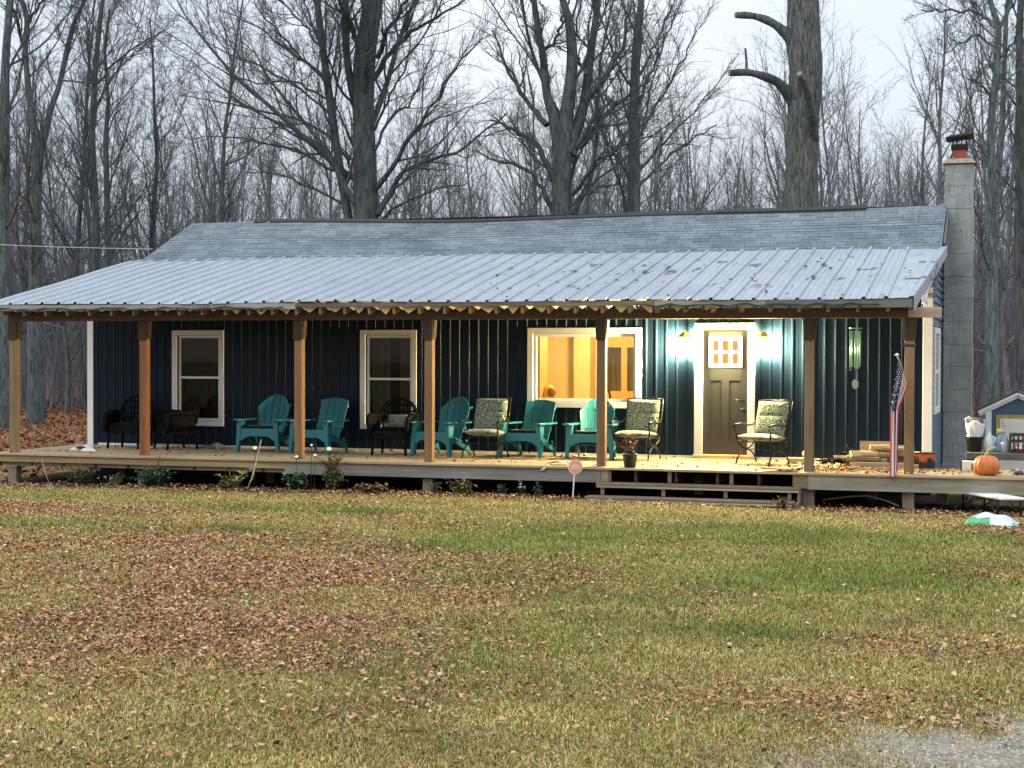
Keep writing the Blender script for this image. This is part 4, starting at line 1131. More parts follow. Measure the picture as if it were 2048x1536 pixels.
def mat_swirl():
    m = bpy.data.materials.new("swirl_print_fabric"); m.use_nodes = True
    t = m.node_tree; N = t.nodes; L = t.links; b = N['Principled BSDF']; b.inputs['Roughness'].default_value = 0.95
    b.inputs['Sheen Weight'].default_value = 0.2
    tcn = N.new("ShaderNodeTexCoord"); nz = N.new("ShaderNodeTexNoise"); nz.inputs['Scale'].default_value = 9; nz.inputs['Detail'].default_value = 2
    L.new(tcn.outputs['Object'], nz.inputs['Vector'])
    ad = N.new("ShaderNodeMix"); ad.data_type = 'VECTOR'; ad.inputs['Factor'].default_value = 0.13
    L.new(tcn.outputs['Object'], ad.inputs[4]); L.new(nz.outputs['Color'], ad.inputs[5])
    vo = N.new("ShaderNodeTexVoronoi"); vo.inputs['Scale'].default_value = 8.5; L.new(ad.outputs[1], vo.inputs['Vector'])
    wv = N.new("ShaderNodeMath"); wv.operation = 'SINE'; ml = N.new("ShaderNodeMath"); ml.operation = 'MULTIPLY'; ml.inputs[1].default_value = 26
    L.new(vo.outputs['Distance'], ml.inputs[0]); L.new(ml.outputs[0], wv.inputs[0])
    rp = N.new("ShaderNodeValToRGB"); rp.color_ramp.elements[0].position = 0.5; rp.color_ramp.elements[0].color = (0.028, 0.052, 0.04, 1); rp.color_ramp.elements[1].position = 0.7; rp.color_ramp.elements[1].color = (0.30, 0.34, 0.28, 1)
    mr = N.new("ShaderNodeMapRange"); mr.inputs[1].default_value = -1; mr.inputs[2].default_value = 1; L.new(wv.outputs[0], mr.inputs[0]); L.new(mr.outputs[0], rp.inputs['Fac'])
    n2 = N.new("ShaderNodeTexNoise"); n2.inputs['Scale'].default_value = 14; L.new(tcn.outputs['Object'], n2.inputs['Vector'])
    mr2 = N.new("ShaderNodeMapRange"); mr2.inputs[1].default_value = 0.46; mr2.inputs[2].default_value = 0.56; mr2.inputs[4].default_value = 0.55; L.new(n2.outputs['Fac'], mr2.inputs[0])
    mxn = N.new("ShaderNodeMix"); mxn.data_type = 'RGBA'; L.new(mr2.outputs[0], mxn.inputs['Factor']); L.new(rp.outputs['Color'], mxn.inputs[6]); mxn.inputs[7].default_value = (0.16, 0.22, 0.16, 1)
    L.new(mxn.outputs[2], b.inputs['Base Color'])
    return m


M_swirl = mat_swirl()


def pillow(mb, c, sx, sy, th, rot, n=14, pw=4):
    from mathutils import Euler
    R = Euler(rot).to_matrix()
    def f(sg):
        def g(u, v):
            a = max(0.0, (1 - abs(2 * u - 1) ** pw) * (1 - abs(2 * v - 1) ** pw)) ** 0.6
            p = Vector(((u - 0.5) * sx * sg, (v - 0.5) * sy, sg * th / 2 * a))
            p = R @ p
            return (c[0] + p.x, c[1] + p.y, c[2] + p.z)
        return g
    mb.grid(f(1), n, n); mb.grid(f(-1), n, n)


def iron_chair(label, loc, rz):
    t = thing("cushioned_chair", label, "chair", loc, rz, "cushioned iron armchairs on the porch")
    mb = MB(); pillow(mb, (0, -0.02, 0.455), 0.56, 0.54, 0.13, (rad(-4), 0, 0)); mb.build("seat_cushion", M_swirl, t, smooth=True, local=True)
    mb = MB(); pillow(mb, (0, 0.235, 0.655), 0.54, 0.36, 0.13, (rad(75), 0, 0)); pillow(mb, (0, 0.315, 0.925), 0.54, 0.27, 0.13, (rad(75), 0, 0))
    mb.build("back_cushion", M_swirl, t, smooth=True, local=True)
    mb = MB()
    for s in (-1, 1): mb.tube([(0.29 * s, 0.22, 0.40), (0.295 * s, 0.29, 0.66), (0.30 * s, 0.40, 1.07)], 0.012, 8)
    mb.tube([(-0.30, 0.40, 1.07), (-0.15, 0.405, 1.085), (0, 0.405, 1.078), (0.15, 0.405, 1.085), (0.30, 0.40, 1.07)], 0.010, 8)
    mb.tube([(-0.29, 0.38, 0.99), (0.29, 0.38, 0.99)], 0.007, 6)
    for k in range(5):
        x = -0.2 + 0.1 * k; mb.tube([(x, 0.27, 0.5), (x * 1.02, 0.38, 0.99)], 0.006, 6)
    mb.build("back_frame", M_black, t, smooth=True, local=True)
    mb = MB()
    mb.tube([(-0.28, -0.27, 0.385), (0.28, -0.27, 0.385), (0.29, 0.22, 0.40), (-0.29, 0.22, 0.40), (-0.28, -0.27, 0.385)], 0.011, 8)
    mb.tube([(0, -0.27, 0.385), (0, 0.22, 0.39)], 0.008, 6); mb.build("seat_frame", M_black, t, smooth=True, local=True)
    for s in (-1, 1):
        mb = MB()
        mb.tube([(0.30 * s, 0.31, 0.73), (0.31 * s, 0.2, 0.66), (0.315 * s, 0.05, 0.655), (0.32 * s, -0.1, 0.68), (0.32 * s, -0.25, 0.675), (0.32 * s, -0.33, 0.655)], [0.012, 0.014, 0.016, 0.019, 0.022, 0.024], 8)
        mb.tube([(0.315 * s, -0.30, 0.655), (0.31 * s, -0.33, 0.60), (0.31 * s, -0.28, 0.56), (0.305 * s, -0.27, 0.47), (0.29 * s, -0.27, 0.385)], 0.013, 8)
        mb.build("armrest", M_black, t, smooth=True, local=True)
        mb = MB()
        u = [(0.29 * s, -0.25 + 0.5 * k / 10, 0.385 - 0.13 * math.sin(math.pi * k / 10) ** 0.8) for k in range(11)]
        mb.tube(u, 0.013, 8)
        v = [(0.29 * s, -0.30 + 0.6 * k / 12, 0.0 + 0.24 * math.sin(math.pi * k / 12) ** 0.6) for k in range(13)]
        mb.tube(v, 0.013, 8)
        mb.build("leg", M_black, t, smooth=True, local=True)
    MB().tube([(-0.29, 0, 0.245), (0.29, 0, 0.245)], 0.009, 8).build("stretcher", M_black, t, smooth=True, local=True)
    t.scale = (1.0, 0.95, 0.885)
    return t


iron_chair("cushioned iron chair standing between two turquoise chairs", (-6.46, 1.38, 0), rad(-2))
iron_chair("cushioned iron chair beside the flower pot, under the lit window's right end", (-4.06, 1.72, 0), rad(-8))
iron_chair("cushioned iron chair turned toward the front door on its right", (-2.04, 1.42, 0), rad(-24))


def wicker_chair(label, loc, rz):
    t = thing("wicker_chair", label, "chair", loc, rz, "dark wicker armchairs on the porch")
    mb = MB()
    def hoop(w, h, y, z0): return [(w * math.cos(math.pi - math.pi * k / 14), y + 0.12 * math.sin(math.pi * k / 14), z0 + h * math.sin(math.pi * k / 14) ** 0.7) for k in range(15)]
    H = hoop(0.33, 0.46, 0.22, 0.45)
    mb.tube(H, 0.028, 8)
    for k in range(1, 14):
        p = H[k]; mb.tube([(p[0] * 0.8, 0.24, 0.42), p], 0.012, 5)
    for q in (0.52, 0.6, 0.7, 0.8):
        w = 0.33 * math.sqrt(max(0.02, 1 - ((q - 0.42) / 0.5) ** 2)); mb.tube([(-w, 0.235 + 0.12 * (q - 0.42) * 1.5, q), (0, 0.27 + 0.12 * (q - .42) * 2, q), (w, 0.235 + 0.12 * (q - 0.42) * 1.5, q)], 0.014, 5)
    mb.build("backrest", M_wicker, t, smooth=True, local=True)
    mb = MB(); mb.box(-0.29, 0.29, -0.28, 0.26, 0.26, 0.40); pillow(mb, (0, -0.02, 0.41), 0.56, 0.52, 0.1, (0, 0, 0), 10)
    mb.build("seat", M_wicker, t, bevel=0.02, local=True)
    for s in (-1, 1):
        mb = MB(); mb.tube([(0.33 * s, 0.22, 0.62), (0.36 * s, 0.0, 0.64), (0.36 * s, -0.2, 0.64), (0.34 * s, -0.31, 0.60), (0.32 * s, -0.32, 0.48), (0.31 * s, -0.30, 0.30)], 0.042, 8)
        mb.hexa([(0.315 * s - 0.015, -0.27, 0.32), (0.315 * s + 0.015, -0.27, 0.32), (0.315 * s + 0.015, 0.22, 0.32), (0.315 * s - 0.015, 0.22, 0.32), (0.345 * s - 0.015, -0.27, 0.62), (0.345 * s + 0.015, -0.27, 0.62), (0.335 * s + 0.015, 0.2, 0.62), (0.335 * s - 0.015, 0.2, 0.62)])
        mb.build("armrest", M_wicker, t, smooth=True, local=True)
        for y in (-0.26, 0.24): MB().tube([(0.27 * s, y, 0.30), (0.285 * s, y * 1.08, 0.0)], [0.028, 0.022], 8).build("leg", M_wicker, t, smooth=True, local=True)
    return t


wicker_chair("dark wicker armchair in the shadow by the left corner of the house", (-13.1, 1.75, 0), rad(4))
wicker_chair("dark wicker armchair in front of the left window, turned sideways", (-12.2, 1.75, 0), rad(-38))
wicker_chair("dark wicker armchair in front of the curtained window", (-8.12, 1.62, 0), rad(4))
t = thing("pillow", "small pale pillow on the wicker chair by the curtained window", "pillow", (-8.12, 1.72, 0.5), 0)
mb = MB(); pillow(mb, (-8.1, 1.73, 0.56), 0.34, 0.2, 0.10, (rad(70), 0, 0), 10); mb.build("cover", M_greycush, t, smooth=True)

# ------------------------------------------------------------------ smaller things on the porch
t = thing("flower_pot", "black nursery pot with dried reddish plant at the top of the steps", "pot", (-3.76, -0.02, 0.0))
MB().lathe([(0.085, 0.0), (0.105, 0.17), (0.112, 0.175), (0.112, 0.205), (0.10, 0.205), (0.09, 0.15)], 20, (-3.76, -0.02, 0.001)).build("pot", M_plasticblk, t, smooth=True)


def stems_mesh(c, n, h, spread, leafn, leafs, pal_l, stem_c, name, parent, upright=0.3, droop=0.0):
    V = []; Fq = []; C = []
    nv = 0
    for k in range(n):
        a = rng.uniform(0, 2 * np.pi); s = spread * rng.uniform(0.1, 1); hh = h * rng.uniform(0.55, 1.05)
        p0 = np.array([c[0] + 0.15 * s * math.cos(a), c[1] + 0.15 * s * math.sin(a), c[2]])
        p2 = np.array([c[0] + s * math.cos(a), c[1] + s * math.sin(a), c[2] + hh])
        p1 = p0 * 0.5 + p2 * 0.5 + np.array([0, 0, hh * 0.2])
        P = [p0, p1, p2 - np.array([0, 0, droop * hh])]
        r = 0.004
        for i in range(2):
            A, B = P[i], P[i + 1]
            w = np.array([r, 0, 0]); w2 = np.array([0, r, 0])
            for ww in (w, w2):
                V += [A - ww, A + ww, B + ww * 0.6, B - ww * 0.6]; C += [stem_c] * 4; Fq.append([nv, nv + 1, nv + 2, nv + 3]); nv += 4
        for j in range(leafn):
            u = rng.uniform(0.15, 1.0)
            q = (1 - u) ** 2 * P[0] + 2 * u * (1 - u) * P[1] + u * u * P[2]
            az = rng.uniform(0, 2 * np.pi); ln = leafs * rng.uniform(0.6, 1.2); wd = ln * rng.uniform(0.22, 0.4)
            d = np.array([math.cos(az), math.sin(az), rng.uniform(-0.5, 0.7)]); d /= np.linalg.norm(d)
            sd = np.cross(d, [0, 0, 1]); sd /= np.linalg.norm(sd) + 1e-6
            up = np.cross(sd, d)
            col = pal_l[rng.integers(0, len(pal_l))] * rng.uniform(0.7, 1.3)
            V += [q, q + d * ln * .5 + sd * wd + up * wd * .3, q + d * ln - np.array([0, 0, ln * .15]), q + d * ln * .5 - sd * wd + up * wd * .3]
            C += [col] * 4; Fq.append([nv, nv + 1, nv + 2, nv + 3]); nv += 4
    off = OFF.get(parent.name, np.zeros(3)) if parent is not None else np.zeros(3)
    me = mesh_np(name, np.array(V) - off, [np.array(Fq)], np.array(C))
    return link_mesh(name, me, M_attr, parent)


PAL_RED = np.array([[0.16, 0.06, 0.05], [0.10, 0.05, 0.045], [0.22, 0.10, 0.08]])
PAL_GRN = np.array([[0.05, 0.12, 0.06], [0.08, 0.16, 0.09], [0.035, 0.09, 0.045], [0.13, 0.21, 0.13]])
PAL_OLV = np.array([[0.11, 0.14, 0.05], [0.15, 0.16, 0.06], [0.08, 0.11, 0.045], [0.17, 0.13, 0.06]])
PAL_DRY = np.array([[0.30, 0.22, 0.11], [0.22, 0.15, 0.08], [0.16, 0.10, 0.06]])
stems_mesh((-3.76, -0.02, 0.16), 16, 0.36, 0.27, 9, 0.05, PAL_RED, np.array([0.12, 0.07, 0.05]), "plant", t)

# pumpkin
M_pump = mat("pumpkin_skin", (0.52, 0.145, 0.03), rough=0.5, layers=[(5, (1, 1, 1), (0.7,), 0.42, 0.7, 0.7), (14, (1, 1, 0.4), (0.62, 0.25, 0.06), 0.52, 0.7, 0.6)], bump=(25, (1, 1, 1), 0.15, 0.005))
t = thing("pumpkin", "round orange pumpkin with curved pale stem on the deck corner", "pumpkin", (1.25, 0.12, 0.0))
pr = [(0.05, 0.022), (0.11, 0.002), (0.155, 0.03), (0.178, 0.09), (0.182, 0.14), (0.168, 0.20), (0.13, 0.25), (0.08, 0.272), (0.035, 0.262), (0.01, 0.258)]
MB().lathe(pr, 80, (1.25, 0.12, 0.0), lambda a, z: 1 - 0.07 * abs(math.cos(a * 6.5)) ** 5).build("rind", M_pump, t, smooth=True)
M_stem = mat("dry_stem", (0.42, 0.36, 0.23), rough=0.85, layers=[(10, (4, 4, 1), (0.6,), 0.4, 0.7, 0.7)])
MB().tube([(1.25, 0.12, 0.25), (1.255, 0.12, 0.30), (1.28, 0.12, 0.345), (1.325, 0.115, 0.375), (1.37, 0.11, 0.39)], [0.042, 0.025, 0.02, 0.02, 0.022], 7).build("stem", M_stem, t, smooth=True)

# halloween tub
M_orange = mat("orange_plastic", (0.50, 0.11, 0.02), rough=0.45, layers=[(5, (1, 1, 1), (0.8,), 0.4, 0.7, 0.5)])
t = thing("tub", "orange tub with black drip pattern beside the corner post", "tub", (0.36, 1.28, 0.0))
def rrect(w, d, r, n=5):
    o = []
    for (cx, cy, a0) in ((w - r, d - r, 0), (-w + r, d - r, 90), (-w + r, -d + r, 180), (w - r, -d + r, 270)):
        for k in range(n + 1):
            a = rad(a0 + 90 * k / n); o.append((cx + r * math.cos(a), cy + r * math.sin(a)))
    return o
mb = MB(); base = rrect(0.15, 0.10, 0.05)
mb.prism(base, 0.215, lambda u, v, d: (0.36 + u * (0.93 + 0.35 * d), 1.28 + v, 0.004 + d)); mb.build("body", M_orange, t, bevel=0.012)
mb = MB(); mb.prism(rrect(0.153, 0.103, 0.052), 0.085, lambda u, v, d: (0.36 + u * (0.95 + 0.3 * d), 1.28 + v * 1.01, 0.002 + d))
for k, (dx, hh) in enumerate(((-0.14, 0.15), (-0.095, 0.175), (-0.05, 0.12), (0.0, 0.115), (0.055, 0.165), (0.09, 0.17), (0.13, 0.14))):
    mb.prism([(-0.022, 0.06), (0.022, 0.06), (0.016, hh - 0.02), (0.0, hh), (-0.016, hh - 0.02)], 0.006, lambda u, v, d, dx=dx: (0.36 + dx + u, 1.176 - 0.0005 + d - 0.004, v))
mb.build("drip_pattern", M_plasticblk, t)
MB().prism(rrect(0.165, 0.112, 0.055), 0.016, lambda u, v, d: (0.36 + u, 1.28 + v, 0.218 + d)).build("rim", M_plasticblk, t, bevel=0.004)

# firewood and boards
M_log = mat("split_firewood", obj_color=True, rough=0.85, layers=[(3, (1.2, 14, 14), (0.65,), 0.42, 0.7, 0.7), (1.5, (1, 1, 1), (0.8,), 0.4, 0.7, 0.6)], bump=(8, (1, 8, 8), 0.5, 0.01))
logs = []
_r = random.Random(12)
for lv, (cnt, xa, xb, ya, yb_, zz) in enumerate(((10, -0.85, 0.16, 0.92, 1.34, 0.05), (8, -0.78, 0.14, 0.96, 1.3, 0.135), (7, -0.5, 0.14, 1.0, 1.26, 0.215), (5, -0.44, 0.06, 1.03, 1.22, 0.295))):
    for q in range(cnt):
        logs.append((_r.uniform(xa, xb), ya + (yb_ - ya) * (q + 0.5) / cnt, zz + _r.uniform(-0.012, 0.012), _r.uniform(0.26, 0.48), _r.uniform(0.036, 0.058), _r.uniform(-20, 20), lv))
tier = ["bottom layer of the firewood heap", "second layer of the firewood heap", "third layer of the firewood heap", "top of the firewood heap"]
for i, (x, y, z, L, r, rz, lv) in enumerate(logs):
    rr = random.Random(i)
    c = rr.choice([(0.56, 0.45, 0.24), (0.46, 0.34, 0.18), (0.64, 0.53, 0.32), (0.34, 0.25, 0.15), (0.2, 0.15, 0.1)])
    t = thing("firewood_log", "split pale log in the " + tier[lv] + " by the flag post", "log", (x, y, z), rad(rz), "split logs heaped by the flag post")
    m = MB(); k = rr.choice([5, 6, 7]); pl = [(r * (0.75 + 0.4 * rr.random()) * math.cos(2 * math.pi * q / k), r * (0.75 + 0.35 * rr.random()) * math.sin(2 * math.pi * q / k)) for q in range(k)]
    m.prism(pl, L, lambda u, v, d, L=L: (d - L / 2, u * (1 - 0.1 * d / L), v))
    m.build("log", M_log, t, bevel=0.006, local=True, color=c)
t = thing("plywood_offcut", "upright plywood offcut standing behind the firewood heap", "board", (-0.33, 1.42, 0.0))
MB().obox((-0.33, 1.42, 0.19), (0.52, 0.018, 0.375), (rad(-4), 0, 0)).build("board", M_woodx, t, color=(0.46, 0.34, 0.19))
for i, (x, y, z, L, w, rz, lab) in enumerate([(-0.35, 0.72, 0.016, 1.05, 0.09, 2, "long flat board lying at the foot of the firewood heap"), (-0.18, 0.84, 0.055, 0.8, 0.10, -1, "grey board lying on the deck against the firewood heap"), (-1.52, 1.75, 0.045, 0.36, 0.22, 6, "short stack of yellowish lumber behind the sixth post")]):
    t = thing("board", lab, "board", (x, y, 0))
    m = MB().obox((x, y, z), (L, w, 0.03 if i == 0 else 0.08), (0, 0, rad(rz)))
    m.build("plank", M_woodx, t, bevel=0.004, color=[(0.36, 0.27, 0.16), (0.33, 0.25, 0.17), (0.50, 0.40, 0.22)][i])
t = thing("ball", "small cream ball on the lumber behind the sixth post", "ball", (-1.42, 1.72, 0.086))
MB().lathe([(0.01, 0.0), (0.045, 0.015), (0.062, 0.06), (0.045, 0.105), (0.01, 0.12)], 16, (-1.42, 1.72, 0.086)).build("ball_skin", mat("cream_rubber", (0.62, 0.55, 0.36), rough=0.6), t, smooth=True)
# dark twig heap
def twig_heap(c, rx, ry, h, n, seed, name, label, cat, m, r=0.006, L=0.35):
    g_ = np.random.default_rng(seed); mb = MB()
    for k in range(n):
        a = g_.uniform(0, 6.28); q = g_.uniform(0, 1) ** 0.5
        p = np.array([c[0] + rx * q * math.cos(a), c[1] + ry * q * math.sin(a), c[2] + 0.01 + h * (1 - q * q) * g_.uniform(0, 1)])
        d = np.array([g_.normal(), g_.normal(), g_.normal() * 0.35]); d /= np.linalg.norm(d)
        l = L * g_.uniform(0.4, 1)
        a0 = p - d * l / 2; b0_ = p + d * l / 2; a0[2] = max(a0[2], c[2] + 0.008); b0_[2] = max(b0_[2], c[2] + 0.008)
        mb.tube([a0, (a0 + b0_) / 2 + g_.normal(0, 0.02, 3) + np.array([0, 0, 0.02]), b0_], r * g_.uniform(0.5, 1.2), 5)
    return tag(mb.build(name, m), label, cat)
twig_heap((-0.93, 1.12, 0.0), 0.22, 0.16, 0.19, 110, 3, "kindling_heap", "dark tangle of thin kindling twigs heaped left of the firewood", "kindling", M_wicker)
twig_heap((-0.62, 1.45, 0.0), 0.3, 0.1, 0.14, 26, 4, "kindling_heap", "loose brown sticks leaning behind the firewood heap", "kindling", mat("brown_stick", (0.11, 0.07, 0.045), rough=0.9), 0.008, 0.6)
# scraps and leaves on the deck
xs2 = np.concatenate([rng.uniform(-14.4, 0.2, 260), rng.normal(-0.9, 0.35, 260), rng.normal(-0.2, 0.5, 120), rng.uniform(-3.9, -1.2, 90), rng.uniform(0.3, 2.7, 120)])
ys2 = np.concatenate([rng.uniform(-0.1, 2.4, 260), rng.normal(0.35, 0.22, 260), rng.normal(0.3, 0.2, 120), rng.uniform(-0.1, 1.2, 90), rng.uniform(-0.1, 1.15, 120)])
ys2 = np.clip(ys2, -0.12, 2.4)
me = leaf_mesh(xs2, ys2, np.full(len(xs2), 0.008) + rng.uniform(0, 0.02, len(xs2)), rng.uniform(0.025, 0.065, len(xs2)), 0.3, PAL_LEAF * 0.8, "deck_leaves")
tag(link_mesh("deck_leaves", me, M_attrw), "dry brown leaves and bark scraps scattered over the porch deck", "leaves", kind="stuff")
x = rng.normal(-1.0, 0.22, 160); y = np.clip(rng.normal(0.75, 0.22, 160), 0.0, 1.2)
me = leaf_mesh(x, y, np.full(160, 0.01) + rng.uniform(0, 0.04, 160), rng.uniform(0.03, 0.075, 160), 0.3, np.array([[0.55, 0.42, 0.22], [0.48, 0.34, 0.18], [0.62, 0.5, 0.3]]), "wood_chips")
tag(link_mesh("wood_chips", me, M_attrw), "pale wood chips spread on the deck left of the firewood", "wood chips", kind="stuff")
def slab(name, label, cat, poly, th, z, m, warp=0.02):
    mb = MB()
    mb.prism(poly, th, lambda u, v, d: (u, v, z + d + warp * math.sin(u * 9 + v * 7) * 0.5 + warp * 0.5))
    return tag(mb.build(name, m), label, cat)
M_card = mat("brown_cardboard", (0.30, 0.19, 0.10), rough=0.9, layers=[(4, (1, 1, 1), (0.7,), 0.4, 0.7, 0.6)])
slab("cardboard", "flattened brown cardboard on the deck beside the sixth post", "cardboard", [(-2.0, 0.35), (-1.35, 0.15), (-1.25, 0.75), (-1.7, 0.95)], 0.006, 0.004, M_card)
slab("cardboard", "crumpled brown cardboard strip at the deck edge over the steps", "cardboard", [(-1.85, -0.08), (-1.35, -0.12), (-1.3, 0.1), (-1.6, 0.16)], 0.012, 0.012, M_card, 0.03)
M_paper = mat("white_paper", (0.66, 0.64, 0.60), rough=0.8, layers=[(6, (1, 1, 1), (0.8,), 0.4, 0.7, 0.6)])
mb = MB(); mb.grid(lambda u, v: (-5.08 + 0.34 * u, 0.05 + 0.2 * v, 0.012 + 0.05 * max(0, math.sin(u * 3.1)) * (1 - v * 0.6)), 10, 4)
tag(mb.build("paper_scrap", M_paper, solid=0.004, smooth=True), "pale bent bark-like scrap on the deck edge left of the steps", "scrap")
mb = MB(); mb.grid(lambda u, v: (-5.0 + 0.05 * v - 0.10 * u, -0.14 - 0.08 * u * (1 - u), 0.02 - 0.10 * u), 6, 2)
tag(mb.build("paper_scrap", M_paper, solid=0.004, smooth=True), "thin pale strip hanging over the deck edge left of the steps", "scrap")
mb = MB(); pillow(mb, (-13.62, 1.28, 0.035), 0.2, 0.22, 0.09, (0.1, 0.1, 0.3), 8)
tag(mb.build("plastic_bag", M_fabricw, smooth=True), "crumpled white plastic bag at the foot of the left corner trim", "bag")
mb = MB(); pillow(mb, (-13.35, 0.55, 0.03), 0.30, 0.16, 0.1, (0, 0, 0.2), 8); pillow(mb, (-13.1, 0.42, 0.03), 0.24, 0.14, 0.09, (0, 0, -0.2), 8)
tag(mb.build("work_gloves", M_paper, smooth=True), "pair of white work gloves dropped at the left end of the deck", "gloves")
mb = MB(); pillow(mb, (-13.28, 0.47, 0.075), 0.16, 0.08, 0.04, (0, 0, 0.6), 6)
tag(mb.build("dark_rag", M_plasticblk, smooth=True), "small black rag lying on the white gloves", "rag")
mb = MB(); mb.grid(lambda u, v: (-12.0 + 0.62 * u, 2.02 + 0.34 * v, 0.01 + 0.075 * math.sin(math.pi * u) * math.sin(math.pi * v) + 0.015 * math.sin(u * 14)), 14, 8)
tag(mb.build("crumpled_mat", M_greycush, smooth=True, solid=0.01), "crumpled grey mat on the deck below the left window", "mat")
mb = MB(); mb.grid(lambda u, v: (-13.25 + 0.62 * u, 1.95 + 0.42 * v, 0.008 + 0.045 * math.sin(math.pi * u) * math.sin(math.pi * v) + 0.006 * math.sin(u * 14)), 14, 8)
tag(mb.build("pale_sheet", M_fabricw, smooth=True, solid=0.006), "pale folded sheet on the deck under the corner wicker chair", "sheet")

# wind chime
t = thing("wind_chime", "long green tube wind chime hanging before the wall left of the flag", "wind chime", (-0.68, 1.6, 1.2))
M_chime = mat("green_aluminium", (0.16, 0.32, 0.30), rough=0.3, metal=0.6, layers=[(5, (1, 1, 0.3), (0.7,), 0.4, 0.7, 0.5)])
for k in range(5):
    a = 2 * math.pi * k / 5 + 0.4; x, y = -0.68 + 0.075 * math.cos(a), 1.6 + 0.075 * math.sin(a)
    MB().tube([(x, y, 1.43 - 0.03 * (k % 3) + 0.05), (x, y, 2.02)], 0.013, 8).build("chime_tube", M_chime, t, smooth=True)
mb = MB().lathe([(0.10, 0.0), (0.10, 0.015)], 16, (-0.68, 1.6, 2.05)); mb.tube([(-0.68, 1.6, 1.3), (-0.68, 1.6, 2.6)], 0.003, 4); mb.build("top_plate", M_chime, t)
mb = MB(); mb.prism([(0.05 * math.cos(2 * math.pi * k / 16), 0.075 * math.sin(2 * math.pi * k / 16)) for k in range(16)], 0.008, lambda u, v, d: (-0.68 + u, 1.596 + d, 1.22 + v))
mb.build("wind_sail", mat("pale_sail", (0.30, 0.44, 0.40), rough=0.6), t)

# flag
t = thing("flag", "faded stars and stripes flag hanging limp from the corner post", "flag", (0.22, -0.01, 1.2))
TIP = np.array([0.075, -0.42, 1.645]); BASE = np.array([0.21, -0.004, 1.22])
mb = MB(); mb.tube([BASE, TIP], 0.011, 8); mb.build("flag_pole", mat("pale_pole", (0.45, 0.36, 0.22), rough=0.6, layers=[(4, (1, 1, 1), (0.8,), 0.4, 0.7, 0.5)]), t, smooth=True)
mb = MB().lathe([(0.006, 0), (0.018, 0.012), (0.018, 0.026), (0.004, 0.04)], 10, tuple(TIP)); mb.tube([TIP + np.array([-0.04, 0, 0.012]), TIP + np.array([0.03, 0, 0.015])], 0.005, 5); mb.build("finial", M_whitev, t, smooth=True)
FW = np.linspace(0, 1, 40)
def flag_pt(u, v, side=0.0):
    top = TIP + (BASE - TIP) * (0.06 + 0.78 * u)
    s = min(1.0, v * 2.6); s = s * s * (3 - 2 * s)
    gx = 0.022 + (u - 0.5) * 0.115 * (1.05 - 0.45 * v) + 0.02 * (1 - v) - 0.0
    gy = -0.19 + (u - 0.5) * 0.05
    zb = 0.0 - 0.03 * math.cos(u * 3.0)
    z = top[2] + (zb - top[2]) * v
    fold = (0.045 * math.sin(u * 13.5 + 0.6) + 0.012 * math.sin(u * 27 + v * 5)) * s
    x_ = 0.030 * math.sin(u * 13.5 - 0.7) * s
    x = top[0] * (1 - s) + gx * s + x_ + 0.006 * math.sin(u * 23 + v * 3) * s
    y = top[1] * (1 - s) + gy * s + fold
    return np.array([x, y, z])
M_fw = mat("flag_white", (0.62, 0.60, 0.60), rough=0.85); M_fr = mat("flag_red", (0.36, 0.035, 0.055), rough=0.85); M_fb = mat("flag_blue", (0.018, 0.028, 0.09), rough=0.85)
for m_ in (M_fw, M_fr, M_fb): pass
mb = MB(); NU, NVV = 78, 60
vs = [tuple(flag_pt(i / NU, j / NVV)) for j in range(NVV + 1) for i in range(NU + 1)]
for j in range(NVV):
    for i in range(NU):
        st = int((i + 0.5) / NU * 13)
        mb.m = 2 if (st < 7 and (j + 0.5) / NVV < 0.42) else (1 if st % 2 == 0 else 0)
        mb.f.append([j * (NU + 1) + i, j * (NU + 1) + i + 1, (j + 1) * (NU + 1) + i + 1, (j + 1) * (NU + 1) + i]); mb.mi.append(mb.m)
mb.v = vs
cloth = mb.build("cloth", [M_fw, M_fr, M_fb], t, smooth=True)
mb = MB()
for r_ in range(9):
    for c_ in range(6 if r_ % 2 == 0 else 5):
        u0 = 7 / 13 * (r_ + 0.8) / 9.6; v0 = 0.42 * (c_ + (0.7 if r_ % 2 == 0 else 1.2)) / 6.6
        P0 = flag_pt(u0, v0); du = flag_pt(u0 + 0.01, v0) - flag_pt(u0 - 0.01, v0); dv = flag_pt(u0, v0 + 0.01) - flag_pt(u0, v0 - 0.01)
        nn_ = np.cross(du, dv); nn_ /= np.linalg.norm(nn_) + 1e-9
        du /= np.linalg.norm(du) + 1e-9; dv = np.cross(nn_, du)
        for sg in (1, -1):
            pts = []
            for k in range(10):
                a = math.pi / 5 * k; q = 0.019 if k % 2 == 0 else 0.0085
                pts.append(P0 + nn_ * 0.003 * sg + du * q * 0.8 * math.cos(a) + dv * q * math.sin(a))
            mb.add(pts, [tuple(range(10)) if sg > 0 else tuple(range(9, -1, -1))])
mb.build("stars", M_fw, cloth)

